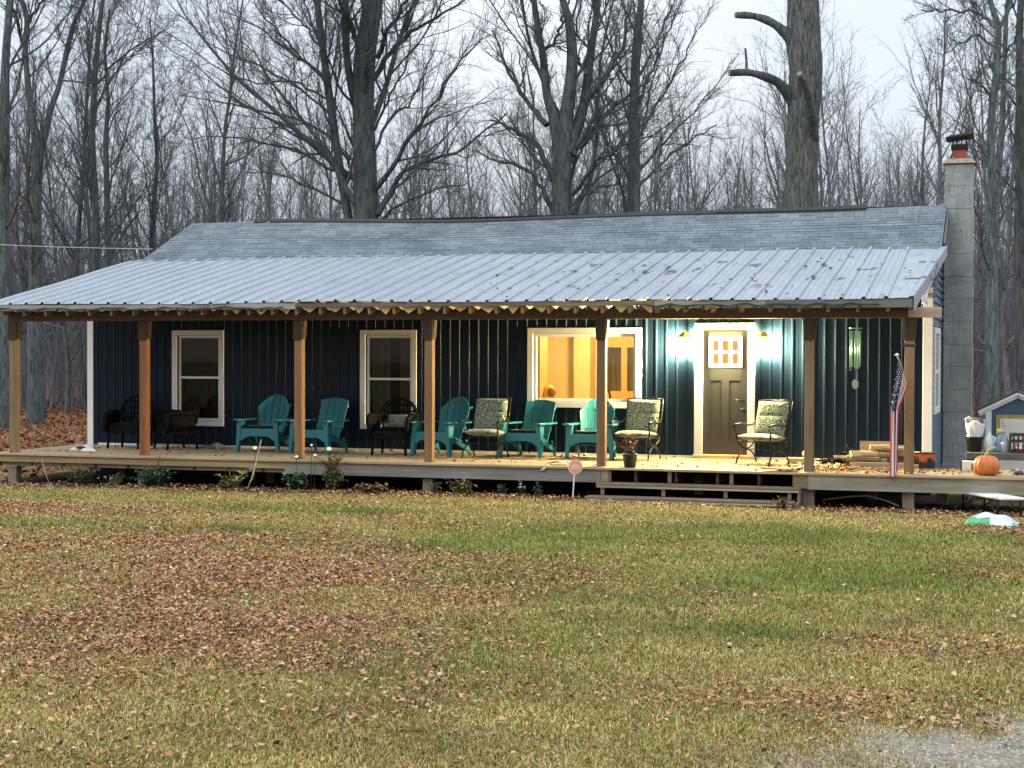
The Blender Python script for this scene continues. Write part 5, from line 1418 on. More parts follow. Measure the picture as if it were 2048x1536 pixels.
# yard sign
t = thing("yard_sign", "small round salmon-pink yard sign on a white stake by the steps", "sign", (-4.5, -0.45, -0.42))
tilt = rad(4)
def sg(u, v, d): return (-4.5 + u * math.cos(tilt) + (v + 0.1) * math.sin(tilt) + 0.022, -0.45 - d, 0.02 + v * math.cos(tilt))
M_sign = mat("salmon_sign", (0.62, 0.27, 0.19), rough=0.4, layers=[(7, (1, 1, 1), (0.9,), 0.45, 0.65, 0.6)])
circ = [(math.cos(2 * math.pi * k / 40), math.sin(2 * math.pi * k / 40)) for k in range(40)]
MB().prism([(0.108 * a, 0.108 * b) for a, b in circ], 0.006, sg).build("panel", mat("pale_sign_rim", (0.72, 0.56, 0.48), rough=0.4), t)
MB().prism([(0.095 * a, 0.095 * b) for a, b in circ], 0.009, sg).build("face", M_sign, t)
mb = MB()
for (xa, xb, za, zb_) in ((-0.066, 0.066, 0.006, 0.026), (-0.068, 0.070, -0.020, -0.004), (-0.05, 0.03, 0.034, 0.042), (-0.06, 0.055, -0.036, -0.029)):
    mb.prism([(xa, za), (xb, za), (xb, zb_), (xa, zb_)], 0.0105, sg)
mb.build("lettering", mat("pale_sign_print", (0.70, 0.50, 0.46), rough=0.4), t)
MB().tube([(-4.515, -0.448, -0.5), (-4.484, -0.446, -0.06)], 0.011, 6).build("stake", M_whitev, t)

# solar garden lights on thin stakes in front of the deck
for i, (x, z, m, lab) in enumerate([(-9.59, 0.20, M_solar, "glowing green-white solar light before the round-backed chair"), (-8.35, 0.21, M_solar, "glowing pale solar light right of the flat-topped turquoise chair"), (-8.64, 0.26, M_solarw, "tiny white solar light under the flat-topped turquoise chair"), (-8.58, 0.11, M_solarw, "small white solar light just above the deck edge right of the third post"), (-8.89, 0.08, M_solarw, "small white solar light at the foot of the third post")]):
    t = thing("solar_light", lab, "garden light", (x, -0.5, -0.45), 0, "solar garden lights in the flower bed")
    r = (0.036, 0.04, 0.02, 0.024, 0.028)[i]
    MB().tube([(x, -0.5, -0.48), (x + 0.01, -0.5, z - r * 0.6)], 0.005, 5).build("stake", M_plasticblk, t)
    MB().lathe([(r * 0.4, -r * 0.7), (r, -r * 0.2), (r * 0.9, r * 0.3), (r * 0.3, r * 0.6)], 10, (x + 0.01, -0.5, z)).build("globe", m, t, smooth=True)
    MB().lathe([(r * 0.5, 0), (r * 0.35, r * 0.25)], 10, (x + 0.01, -0.5, z + r * 0.6)).build("cap", M_plasticblk, t, smooth=True)

# ------------------------------------------------------------------ flower bed plants
def bush(x, y, n, h, sp, leafn, leafs, pal, label, name="shrub", stem=(0.1, 0.09, 0.05), dry=0):
    z = float(gz(x, y)) - 0.02
    t = thing(name, label, "plant", (x, y, z))
    stems_mesh((x, y, z), n, h, sp, leafn, leafs, pal, np.array(stem), "foliage", t)
    if dry: stems_mesh((x, y, z), dry, h * 1.6, sp * 0.8, 3, 0.03, PAL_DRY, np.array([0.16, 0.10, 0.06]), "dry_stems", t)
    return t
bush(-11.32, -0.55, 60, 0.34, 0.42, 12, 0.085, PAL_GRN, "leafy green bush with dry stalks before the second post", dry=16)
bush(-8.85, -0.55, 34, 0.30, 0.24, 11, 0.10, PAL_GRN, "broad-leaved green bush at the foot of the third post")
bush(-8.28, -0.50, 55, 0.36, 0.24, 14, 0.06, PAL_OLV, "olive bush with brown flower heads right of the third post", dry=0)
stems = stems_mesh((-8.28, -0.5, -0.15), 40, 0.26, 0.28, 12, 0.035, PAL_DRY * 0.8, np.array([0.14, 0.08, 0.05]), "flower_heads", bpy.data.objects["shrub.002"])
bush(-12.65, -0.5, 55, 0.33, 0.36, 11, 0.05, PAL_OLV, "loose olive bush below the left end of the deck", dry=10)
bush(-11.95, -0.75, 14, 0.24, 0.25, 2, 0.10, PAL_OLV * 1.3, "small arching grass tuft left of the leafy green bush", "grass_tuft", (0.28, 0.26, 0.13))
bush(-9.85, -0.75, 22, 0.34, 0.42, 2, 0.14, PAL_OLV * 1.3, "arching yellow-green grass tuft beside the bare stalk", "grass_tuft", (0.26, 0.24, 0.10))
bush(-6.15, -0.55, 22, 0.24, 0.30, 9, 0.08, PAL_OLV * 1.1, "low green plant right of the fourth post", "garden_plant")
bush(-6.62, -0.6, 9, 0.2, 0.12, 8, 0.06, PAL_GRN, "small green sprig close to the fourth post", "garden_plant")
for i, (x, h, lab) in enumerate([(-5.55, 0.22, "wilted green sprout, left one of three near the yard sign"), (-5.28, 0.27, "wilted green sprout, middle one of three near the yard sign"), (-5.02, 0.27, "wilted green sprout closest to the yard sign")]):
    bush(x, -0.52, 5, h, 0.07, 8, 0.065, PAL_GRN * 1.2, lab, "garden_plant")
bush(-1.42, -0.95, 40, 0.2, 0.22, 6, 0.05, PAL_DRY * 0.45, "dead brown clump at the right foot of the steps", "dead_plant", (0.10, 0.07, 0.05))
bush(-7.55, -0.7, 60, 0.16, 0.34, 8, 0.07, PAL_DRY * 0.9, "mound of dry brown leaves before the wicker chair by the curtains", "dead_plant", (0.14, 0.09, 0.06))
mb = MB(); mb.tube([(-9.62, -0.72, -0.46), (-9.53, -0.7, -0.25), (-9.52, -0.68, -0.18), (-9.47, -0.62, 0.12), (-9.435, -0.58, 0.33)], [0.012, 0.011, 0.014, 0.009, 0.006], 6)
tag(mb.build("bare_stalk", M_stem, smooth=True), "tall pale bare stalk leaning in front of the round-backed chair", "stalk")
mb = MB(); mb.tube([(-13.1, -0.7, -0.45), (-13.22, -0.66, -0.25), (-13.32, -0.6, -0.05)], [0.007, 0.006, 0.004], 5)
tag(mb.build("bare_stalk", M_stem, smooth=True), "thin pale stalk under the far left deck edge", "stalk")
mb = MB(); mb.tube([(-1.0, 0.3, -0.42), (-0.6, 0.3, -0.36), (-0.35, 0.25, -0.34), (-0.1, 0.2, -0.40), (0.08, 0.1, -0.46)], 0.012, 6)
tag(mb.build("hose", mat("grey_hose", (0.25, 0.26, 0.22), rough=0.6), smooth=True), "grey hose arching under the deck by the corner post", "hose")
mb = MB(); mb.tube([(1.45, -1.1, -0.45), (1.9, -1.5, -0.445), (2.5, -1.75, -0.44), (3.2, -1.9, -0.44)], 0.014, 6)
tag(mb.build("hose", mat("yellow_hose", (0.50, 0.42, 0.14), rough=0.6), smooth=True), "yellow hose lying on the ground behind the feed bag", "hose")

# ------------------------------------------------------------------ right-hand corner
t = thing("folding_table", "low white-topped folding table half under the deck", "table", (1.25, -0.35, -0.5))
M_ttop = mat("white_table_plastic", (0.66, 0.67, 0.68), rough=0.4, layers=[(5, (1, 1, 1), (0.85,), 0.45, 0.7, 0.6)])
A = Vector((1.02, 0.42, -0.255)); B = Vector((1.62, -1.28, -0.20))
mb = MB(); mb.beam(A, B, 0.36, 0.03); mb.build("tabletop", M_ttop, t, bevel=0.01)
dv = (B - A); sv = Vector((dv.y, -dv.x, 0)).normalized() * 0.15
for u in (0.1, 0.9):
    for s in (-1, 1):
        p = A + dv * u + sv * s
        MB().tube([p - Vector((0, 0, 0.015)), (p.x, p.y, float(gz(p.x, p.y)))], 0.013, 8).build("leg", M_black, t, smooth=True)
mb = MB()
for u, w in ((0.1, 0.38), (0.9, 0.62)):
    for s in (-1, 1):
        p = A + dv * u + sv * s - Vector((0, 0, 0.17)); q = A + dv * w + sv * s - Vector((0, 0, 0.02)); mb.tube([p, (p + q) / 2 - Vector((0, 0, 0.03)), q], 0.008, 6)
mb.build("brace", M_black, t, smooth=True)
t = thing("feed_bag", "slumped white and green plastic sack lying on the grass", "sack", (1.36, -2.2, -0.45))
M_bagw = mat("white_sack", (0.60, 0.66, 0.72), rough=0.4, layers=[(5, (1, 1, 1), (0.75,), 0.45, 0.65, 0.7), (2.2, (1, 1, 1), (0.56, 0.56, 0.36), 0.58, 0.66, 0.7)], bump=(14, (1, 1, 1), 1.0, 0.05))
M_bagg = mat("green_sack", (0.06, 0.36, 0.17), rough=0.4, layers=[(5, (1, 1, 1), (0.7,), 0.45, 0.65, 0.7)], bump=(9, (1, 1, 1), 0.7, 0.03))
gb = float(gz(1.36, -2.2))
def bag(u, v):
    a = max(0.0, (1 - abs(2 * u - 1) ** 2.5) * (1 - abs(2 * v - 1) ** 2.2)) ** 0.7
    x = 1.06 + 0.62 * u + 0.06 * (v - 0.5); y = -2.55 + 0.75 * v - 0.4 * u + 0.05 * math.sin(u * 5)
    return (x, y, gb + 0.02 + 0.12 * a + 0.012 * math.sin(u * 15 + v * 4) * a)
mb = MB(); NU = 22
vs = [bag(i / NU, j / NU) for j in range(NU + 1) for i in range(NU + 1)]
mb.v = list(vs)
for j in range(NU):
    for i in range(NU):
        u, v = (i + .5) / NU, (j + .5) / NU
        mb.f.append([j * (NU + 1) + i, j * (NU + 1) + i + 1, (j + 1) * (NU + 1) + i + 1, (j + 1) * (NU + 1) + i]); mb.mi.append(1 if (u < 0.14 + 0.1 * math.sin(v * 9) or (v < 0.16 and u < 0.55 + 0.1 * math.sin(u * 20)) or (u > 0.9 and v < 0.3)) else 0)
mb.build("sack_skin", [M_bagw, M_bagg], t, smooth=True, solid=0.004)

t = thing("bench", "grey weathered low bench beyond the deck under bags and crates", "bench", (1.5, 2.2, -0.5))
MB().box(0.92, 2.9, 1.95, 2.5, 0.10, 0.205).build("bench_top", M_concrete, t, bevel=0.01)
for x in (1.0, 1.9, 2.75): MB().box(x - 0.05, x + 0.05, 2.0, 2.45, -0.55, 0.10).build("leg", M_concrete, t, bevel=0.006)
t = thing("grow_pot", "black pot stuffed with a white plastic bag on the low bench", "pot", (1.03, 2.2, 0.205))
MB().lathe([(0.10, 0.0), (0.13, 0.22), (0.135, 0.225), (0.12, 0.225)], 18, (1.03, 2.2, 0.206)).build("pot", M_plasticblk, t, smooth=True)
def bagc(u, v):
    a = 2 * math.pi * u; r = 0.10 + 0.035 * v + 0.014 * math.sin(a * 5 + v * 3) + 0.02 * v * math.sin(a * 2)
    return (1.03 + r * math.cos(a) + 0.02 * v, 2.2 + r * math.sin(a), 0.40 + 0.26 * v + 0.03 * math.sin(a * 3) * v)
MB().grid(bagc, 30, 6).build("bag", M_fabricw, t, smooth=True, solid=0.003)
MB().tube([(0.93, 2.15, 0.62), (0.91, 2.14, 0.70), (0.95, 2.13, 0.73), (1.0, 2.14, 0.66)], 0.018, 6).build("bag_handle", M_fabricw, t, smooth=True)
mb = MB(); pillow(mb, (1.06, 2.22, 0.66), 0.22, 0.2, 0.10, (0.2, 0.1, 0.4), 8); mb.build("soil", mat("brown_soil", (0.12, 0.085, 0.07), rough=0.95), t, smooth=True)
t = thing("jug", "translucent white jug on the bench beside the black pot", "jug", (1.245, 2.25, 0.205))
MB().lathe([(0.07, 0.0), (0.09, 0.02), (0.09, 0.16), (0.05, 0.24), (0.028, 0.26), (0.028, 0.30)], 16, (1.245, 2.25, 0.206)).build("body", mat("milky_plastic", (0.55, 0.62, 0.62), rough=0.4), t, smooth=True)
MB().tube([(1.275, 2.19, 0.45), (1.335, 2.16, 0.42), (1.33, 2.16, 0.33)], 0.012, 6).build("handle", mat("milky_handle", (0.55, 0.62, 0.62), rough=0.4), t, smooth=True)
t = thing("bottle", "clear blue bottle with yellow cap on the bench behind the pumpkin", "bottle", (1.39, 2.25, 0.205))
MB().lathe([(0.05, 0.0), (0.055, 0.02), (0.055, 0.2), (0.025, 0.26), (0.025, 0.28)], 14, (1.39, 2.25, 0.206)).build("body", mat("pale_blue_plastic", (0.22, 0.34, 0.46), rough=0.25), t, smooth=True)
MB().lathe([(0.042, 0.0), (0.042, 0.06), (0.035, 0.065)], 12, (1.39, 2.25, 0.485)).build("cap", mat("yellow_cap", (0.60, 0.60, 0.14), rough=0.4), t, smooth=True)
t = thing("bottle", "pale grey-blue jug on the bench next to the black crate", "bottle", (1.475, 2.12, 0.205))
MB().lathe([(0.06, 0.0), (0.07, 0.02), (0.07, 0.16), (0.03, 0.22), (0.03, 0.24)], 14, (1.475, 2.12, 0.206)).build("body", mat("grey_blue_plastic", (0.28, 0.34, 0.42), rough=0.3), t, smooth=True)
t = thing("crate", "black slatted plastic crate with red contents at the bench end", "crate", (1.80, 2.15, 0.205))
mb = MB()
for s in (1.55, 2.05): mb.box(s - 0.015, s + 0.015, 1.98, 2.4, 0.207, 0.49)
for yy in (1.98, 2.40):
    mb.box(1.565, 2.035, yy - 0.012, yy + 0.012, 0.46, 0.49).box(1.565, 2.035, yy - 0.012, yy + 0.012, 0.365, 0.39).box(1.565, 2.035, yy - 0.012, yy + 0.012, 0.208, 0.24)
    for k in range(7): mb.box(1.60 + 0.065 * k - 0.012, 1.60 + 0.065 * k + 0.012, yy - 0.010, yy + 0.010, 0.24, 0.46)
mb.box(1.565, 2.035, 1.992, 2.388, 0.206, 0.215); mb.build("basket", M_plasticblk, t, bevel=0.003)
t = thing("red_cloth", "crumpled red and white cloth inside the black crate", "cloth", (1.80, 2.15, 0.22))
mb = MB(); pillow(mb, (1.80, 2.15, 0.29), 0.42, 0.36, 0.14, (0.1, 0.05, 0), 12); mb.build("cloth", mat("red_print_cloth", (0.55, 0.04, 0.04), rough=0.7, layers=[(9, (1, 1, 1), (0.7, 0.66, 0.62), 0.52, 0.58, 0.9)]), t, smooth=True)
t = thing("small_crate", "white box with a black opening lying on the deck left of the pumpkin", "box", (1.02, 0.95, 0.0))
MB().box(0.90, 1.16, 0.85, 1.05, 0.003, 0.14).build("box", mat("white_carton", (0.62, 0.60, 0.55), rough=0.7), t, bevel=0.005)
MB().box(1.03, 1.165, 0.843, 1.0, 0.03, 0.11).build("opening", M_plasticblk, t)
MB().box(0.88, 0.897, 0.86, 1.05, 0.003, 0.14).build("side", M_door, t)
t = thing("glove", "black and lime glove at the right end of the deck", "glove", (1.72, 0.3, 0.0))
mb = MB(); pillow(mb, (1.68, 0.3, 0.03), 0.15, 0.10, 0.06, (0, 0, 0.2), 8); mb.build("palm", M_plasticblk, t, smooth=True)
mb = MB(); pillow(mb, (1.8, 0.28, 0.03), 0.12, 0.08, 0.05, (0, 0, -0.2), 8); mb.build("cuff", mat("lime_fabric", (0.48, 0.60, 0.16), rough=0.8), t, smooth=True)
# playhouse
t = thing("playhouse", "small blue gabled shed with white trim and painted plywood front", "shed", (1.64, 7.6, -0.4))
py0 = 7.0
gz0 = -0.48
MB().prism([(1.13, gz0), (2.17, gz0), (2.17, 0.66), (1.65, 0.93), (1.13, 0.66)], 1.2, lambda u, v, d: (u, py0 + d, v)).build("wall", M_lap, t)
mb = MB()
for s in (-1, 1):
    mb.beam((1.65, py0 - 0.02, 0.935), (1.65 + s * 0.66, py0 - 0.02, 0.60), 0.05, 0.055, (0, 0, 1)); mb.beam((1.65, py0 - 0.06, 0.985), (1.65 + s * 0.68, py0 - 0.06, 0.645), 0.05, 0.05, (0, 0, 1))
mb.build("barge_board", M_whitev, t)
mb = MB()
for s in (-1, 1):
    mb.hexa([(1.65, py0 - 0.09, 1.008), (1.65 + s * 0.71, py0 - 0.09, 0.655), (1.65 + s * 0.71, py0 + 1.25, 0.655), (1.65, py0 + 1.25, 1.008), (1.65, py0 - 0.09, 1.03), (1.65 + s * 0.71, py0 - 0.09, 0.677), (1.65 + s * 0.71, py0 + 1.25, 0.677), (1.65, py0 + 1.25, 1.03)])
mb.build("roof", M_ridge, t)
for s in (-1, 1): MB().box(1.65 + s * 0.50 - 0.05, 1.65 + s * 0.50 + 0.05, py0 - 0.05, py0 - 0.003, gz0, 0.66).build("corner_trim", M_whitev, t, bevel=0.004)
MB().box(1.28, 2.02, py0 - 0.022, py0 - 0.002, gz0, 0.60).build("plywood_edge", M_post, t, color=(0.42, 0.33, 0.14))
ply = MB().box(1.345, 1.96, py0 - 0.04, py0 - 0.024, gz0, 0.53).build("plywood_front", mat("bare_plywood", (0.74, 0.72, 0.64), rough=0.85, layers=[(2, (1, 1, 5), (0.8,), 0.4, 0.7, 0.6)]), t)
M_paint = mat("faded_grey_paint", (0.27, 0.27, 0.25), rough=0.8, layers=[(14, (1, 1, 1), (0.5, 0.48, 0.42), 0.45, 0.6, 0.9)])
for (txt, x, z, s) in (("L", 1.375, 0.40, 0.15), ("S", 1.375, 0.16, 0.2), ("V", 1.50, 0.16, 0.2), ("C", 1.375, -0.1, 0.22), ("H", 1.52, -0.1, 0.17), ("A", 1.64, -0.1, 0.18)):
    fc = bpy.data.curves.new("txt", 'FONT'); fc.body = txt; fc.size = s; fc.extrude = 0.002
    fo = bpy.data.objects.new("txt", fc); COL.objects.link(fo)
    dg = bpy.context.evaluated_depsgraph_get()
    me = bpy.data.meshes.new_from_object(fo.evaluated_get(dg))
    bpy.data.objects.remove(fo)
    co = np.zeros(len(me.vertices) * 3); me.vertices.foreach_get("co", co); co = co.reshape(-1, 3)
    new = np.stack([x + co[:, 0] - OFF[t.name][0], np.full(len(co), py0 - 0.0425) - co[:, 2] - OFF[t.name][1], z + co[:, 1] - OFF[t.name][2]], -1)
    me.vertices.foreach_set("co", new.astype(np.float32).ravel()); me.materials.clear(); me.update()
    o = link_mesh("lettering", me, M_paint, t)
    o.parent = ply; 

# overhead line to the house
mb = MB()
P0, P1 = at(-420, 452, 8.0), np.array([-14.30, 4.6, 3.66])
mb.tube([P0 + (P1 - P0) * k / 16 - np.array([0, 0, 0.12 * math.sin(math.pi * k / 16)]) for k in range(17)], 0.008, 5)
tag(mb.build("power_line", mat("grey_cable", (0.42, 0.44, 0.44), rough=0.5)), "pale service cable running from the left to the house roof", "cable")

# ------------------------------------------------------------------ trees
def norm(v): return v / (np.linalg.norm(v, axis=-1, keepdims=True) + 1e-9)


def resample(P, S_):
    P = np.asarray(P, float); d = np.concatenate([[0], np.cumsum(np.linalg.norm(np.diff(P, axis=0), axis=1))])
    u = np.linspace(0, d[-1], S_)
    return np.stack([np.interp(u, d, P[:, k]) for k in range(3)], -1), d[-1]


def smooth_path(P, S_):
    """Catmull-Rom through the points, then even spacing"""
    P = np.asarray(P, float)
    if len(P) < 3: return resample(P, S_)[0]
    Q = np.vstack([2 * P[0] - P[1], P, 2 * P[-1] - P[-2]]); out = []
    for i in range(1, len(Q) - 2):
        for u in np.linspace(0, 1, 8, endpoint=False):
            a, b, c, d = Q[i - 1], Q[i], Q[i + 1], Q[i + 2]
            out.append(0.5 * (2 * b + (c - a) * u + (2 * a - 5 * b + 4 * c - d) * u * u + (3 * b - a - 3 * c + d) * u ** 3))
    out.append(P[-1])
    return resample(out, S_)[0]


def grow(P, R, n, t0, t1, ang, ang_sd, length, lsd, S_, up, wig, rr, rmin, g_, taper=0.25, tpow=0.6):
    """n children on each polyline of P (K,S,3) with radii R (K,S)"""
    K, S0, _ = P.shape
    ki = np.repeat(np.arange(K), n); m = len(ki)
    t = t0 + (t1 - t0) * (np.tile(np.arange(n), K) + g_.random(m)) / n
    f = t * (S0 - 1); i0 = np.minimum(f.astype(int), S0 - 2); u = (f - i0)[:, None]
    base = P[ki, i0] * (1 - u) + P[ki, i0 + 1] * u
    rad0 = R[ki, i0] * (1 - u[:, 0]) + R[ki, i0 + 1] * u[:, 0]
    T = norm(P[ki, i0 + 1] - P[ki, i0])
    rnd = norm(g_.normal(size=(m, 3))); side = norm(rnd - T * (rnd * T).sum(-1, keepdims=True))
    a = np.radians(g_.normal(ang, ang_sd, m))[:, None]
    D = norm(T * np.cos(a) + side * np.sin(a) + np.array([0, 0, up]))
    plen = np.linalg.norm(np.diff(P, axis=1), axis=-1).sum(1)[ki]
    L = (length * (plen if length < 1.0 else 1.0) * (1.1 - tpow * t) * np.exp(g_.normal(0, lsd, m)))
    out = np.empty((m, S_, 3)); out[:, 0] = base
    step = (L / (S_ - 1))[:, None]
    d = D
    for k in range(1, S_):
        d = norm(d + g_.normal(0, wig, (m, 3)) + np.array([0, 0, up * 0.35]))
        out[:, k] = out[:, k - 1] + d * step
    r0 = np.maximum(np.minimum(rad0 * rr, L * 0.02 + rmin), rmin)
    RR = r0[:, None] * np.linspace(1, taper, S_)[None]
    return out, np.maximum(RR, rmin * 0.6)


def tubes(P, R, n):
    K, S0, _ = P.shape
    T = np.gradient(P, axis=1); T = norm(T)
    mt = norm(P[:, -1] - P[:, 0])
    ref = np.where(np.abs(mt[:, 2:3]) > 0.8, np.array([[1.0, 0, 0]]), np.array([[0, 0, 1.0]]))[:, None, :]
    U_ = norm(np.cross(T, ref)); V_ = np.cross(T, U_)
    a = np.arange(n) * 2 * np.pi / n
    ring = P[:, :, None, :] + R[:, :, None, None] * (U_[:, :, None, :] * np.cos(a)[None, None, :, None] + V_[:, :, None, :] * np.sin(a)[None, None, :, None])
    V = ring.reshape(-1, 3)
    k = np.arange(K)[:, None, None] * (S0 * n); s = np.arange(S0 - 1)[None, :, None] * n; j = np.arange(n)[None, None, :]; j2 = (j + 1) % n
    F = np.stack(np.broadcast_arrays(k + s + j, k + s + j2, k + s + n + j2, k + s + n + j), -1).reshape(-1, 4)
    return V, F


def join(parts):
    V = []; F = []; o = 0
    for v, f in parts:
        V.append(v); F.append(f + o); o += len(v)
    return np.concatenate(V), np.concatenate(F)


def mk(name, parts, m, parent, off=np.zeros(3)):
    V, F = join(parts)
    me = mesh_np(name, V - off, [F], smooth=True)
    return link_mesh(name, me, m, parent)


def big_tree(label, cat, Y, trunks, limbs, seed, m_trunk, auto=(0, 0), l2=(10, 0.5), l3=(8, 0.42), l4=(5, 0.4), depth=2.5, group=None, rough_trunk=0.0, name="bare_tree"):
    """trunks: list of ([(px,py,width_px)...]) of the photo, drawn in the plane Y; limbs the same, spread in depth"""
    g_ = np.random.default_rng(seed)
    def path(pts, dep):
        out = []; rr = []
        for i, (px, py, w) in enumerate(pts):
            yy = Y + dep * (i / max(1, len(pts) - 1)) ** 1.0
            p = at(px, py, yy); out.append(p)
            Z = (p - CAM_P) @ CAM_F; rr.append(w / 2 * Z / FPX)
        return np.array(out), np.array(rr)
    b, _ = path(trunks[0][:1], 0)
    base = np.array([b[0][0], Y, float(gz(b[0][0], Y))])
    t = thing(name, label, cat, tuple(base), 0, group)
    tp = []; lvl1P = []; lvl1R = []
    for ti, tr in enumerate(trunks):
        P, R = path(tr, 0 if ti == 0 else g_.uniform(-depth, depth) * 0.4)
        if ti == 0:
            foot = P[0].copy(); foot[2] = base[2] - 0.3
            P = np.vstack([foot, P]); R = np.concatenate([[R[0] * 1.45], R])
        SS = 90
        Pr = smooth_path(P, SS)
        dd = np.concatenate([[0], np.cumsum(np.linalg.norm(np.diff(P, axis=0), axis=1))])
        Rr = np.interp(np.linspace(0, dd[-1], SS), dd, R)
        Rr = Rr * (1 + 0.04 * np.sin(np.linspace(0, 17, SS) + seed))
        Vt, Ft = tubes(Pr[None], Rr[None], 36)
        ctr = np.repeat(Pr, 36, 0); aa = np.tile(np.arange(36), SS); hh_ = np.repeat(np.arange(SS), 36)
        lump = 0.10 * (vnoise(np.abs(aa - 18) * 0.35, hh_ * 0.10, seed) - 0.5) + 0.10 * (vnoise(np.abs(aa - 18) * 0.9, hh_ * 0.22, seed + 5) - 0.5) + 0.06 * (vnoise(aa * 1.7, hh_ * 0.5, seed + 9) - 0.5) * (aa > 0)
        tp.append((ctr + (Vt - ctr) * (1 + lump)[:, None], Ft))
        lvl1P.append((Pr, Rr))
    LP = []; LR = []
    for li, lb in enumerate(limbs):
        P, R = path(lb, g_.uniform(-depth, depth))
        Pr = smooth_path(P, 14)
        Pr[1:-1] += g_.normal(0, 0.03, (12, 3))
        dd = np.concatenate([[0], np.cumsum(np.linalg.norm(np.diff(P, axis=0), axis=1))])
        LP.append(Pr); LR.append(np.interp(np.linspace(0, dd[-1], 14), dd, R))
    if auto[0]:
        TP = np.array([p for p, r in lvl1P]); TR = np.array([r for p, r in lvl1P])
        TP14 = np.array([resample(p, 14)[0] for p in TP]); TR14 = np.array([np.interp(np.linspace(0, 1, 14), np.linspace(0, 1, 90), r) for r in TR])
        a, ar = grow(TP14, TR14, auto[0], 0.32, 0.98, 48, 13, auto[1], 0.35, 14, 0.26, 0.085, 0.30, 0.012, g_, 0.2, 0.35)
        LP += list(a); LR += list(ar)
    cr_ = []
    if LP:
        LP = np.array(LP); LR = np.array(LR)
        tp.append(tubes(LP, LR, 8))
        P2, R2 = grow(LP, LR, l2[0], 0.15, 1.0, 33, 12, l2[1], 0.35, 8, 0.12, 0.13, 0.5, 0.007, g_)
        P3, R3 = grow(P2, R2, l3[0], 0.12, 1.0, 35, 12, l3[1], 0.35, 6, 0.10, 0.17, 0.55, 0.0048, g_)
        P4, R4 = grow(P3, R3, l4[0] + 2, 0.1, 1.0, 38, 14, l4[1] + 0.05, 0.35, 4, 0.08, 0.2, 0.65, 0.0036, g_)
        cr_ += [tubes(P2, R2, 5), tubes(P3, R3, 4), tubes(P4, R4, 3)]
    mk("trunk", tp, m_trunk, t, base)
    if cr_: mk("crown", cr_, M_twig, t, base)
    return t


H = lambda pts, ox=0.0: [(p[0] / 2 + ox, p[1] / 2, p[2] / 2) for p in pts]      # measured on a 2x enlargement

big_tree("massive dark bare tree behind the roof, thickest trunk left of centre", "tree", 16.0,
         [[(732, 470, 52), (730, 350, 46), (727, 220, 43), (730, 110, 43), (745, 10, 40), (755, -90, 34), (760, -260, 26)],
          [(700, 450, 18), (688, 390, 17), (676, 310, 16), (664, 230, 16), (650, 130, 15), (636, 20, 14), (622, -120, 10)],
          [(718, 240, 16), (702, 170, 15), (692, 90, 15), (690, -10, 13), (680, -140, 9)]],
         [H([(1400, 640, 14), (1250, 500, 11), (1000, 430, 8), (840, 400, 5), (720, 380, 3)]), H([(1400, 720, 14), (1200, 610, 10), (1000, 560, 7), (880, 545, 5), (760, 560, 3)]),
          H([(1330, 470, 12), (1200, 350, 9), (1000, 250, 7), (850, 180, 5), (720, 60, 3)]), H([(1290, 300, 12), (1150, 200, 9), (1000, 90, 6), (880, 40, 4)]), H([(1380, 820, 12), (1260, 760, 9), (1120, 700, 6), (980, 690, 4)]),
          H([(1320, 400, 10), (1180, 330, 8), (1020, 330, 6), (900, 290, 4)]), H([(1280, 180, 12), (1180, 60, 9), (1060, -40, 6)]), H([(1300, 330, 10), (1140, 160, 8), (1020, 20, 5)]),
          H([(1510, 860, 30), (1580, 730, 22), (1680, 650, 16), (1820, 610, 12), (1900, 560, 9), (2030, 450, 6)]), H([(1500, 760, 24), (1590, 640, 18), (1660, 520, 14), (1740, 400, 11), (1830, 260, 8), (1930, 150, 5)]),
          H([(1500, 310, 24), (1580, 190, 18), (1680, 110, 13), (1780, 50, 9), (1860, 0, 6)]), H([(1510, 230, 22), (1550, 120, 16), (1600, 40, 12), (1680, -60, 8)]), H([(1500, 600, 14), (1550, 480, 11), (1640, 420, 8), (1700, 300, 6), (1740, 200, 4)]),
          H([(1500, 520, 12), (1560, 380, 9), (1620, 280, 7), (1640, 150, 5)]), H([(1500, 900, 16), (1600, 820, 11), (1740, 760, 8), (1860, 740, 5)]), H([(1420, 440, 12), (1340, 300, 9), (1260, 120, 7), (1220, -20, 5)])],
         11, M_bark, auto=(10, 0.44), l2=(13, 0.40), l3=(8, 0.42), l4=(5, 0.42), depth=3.0)
R2x = lambda pts: H(pts, 1024)
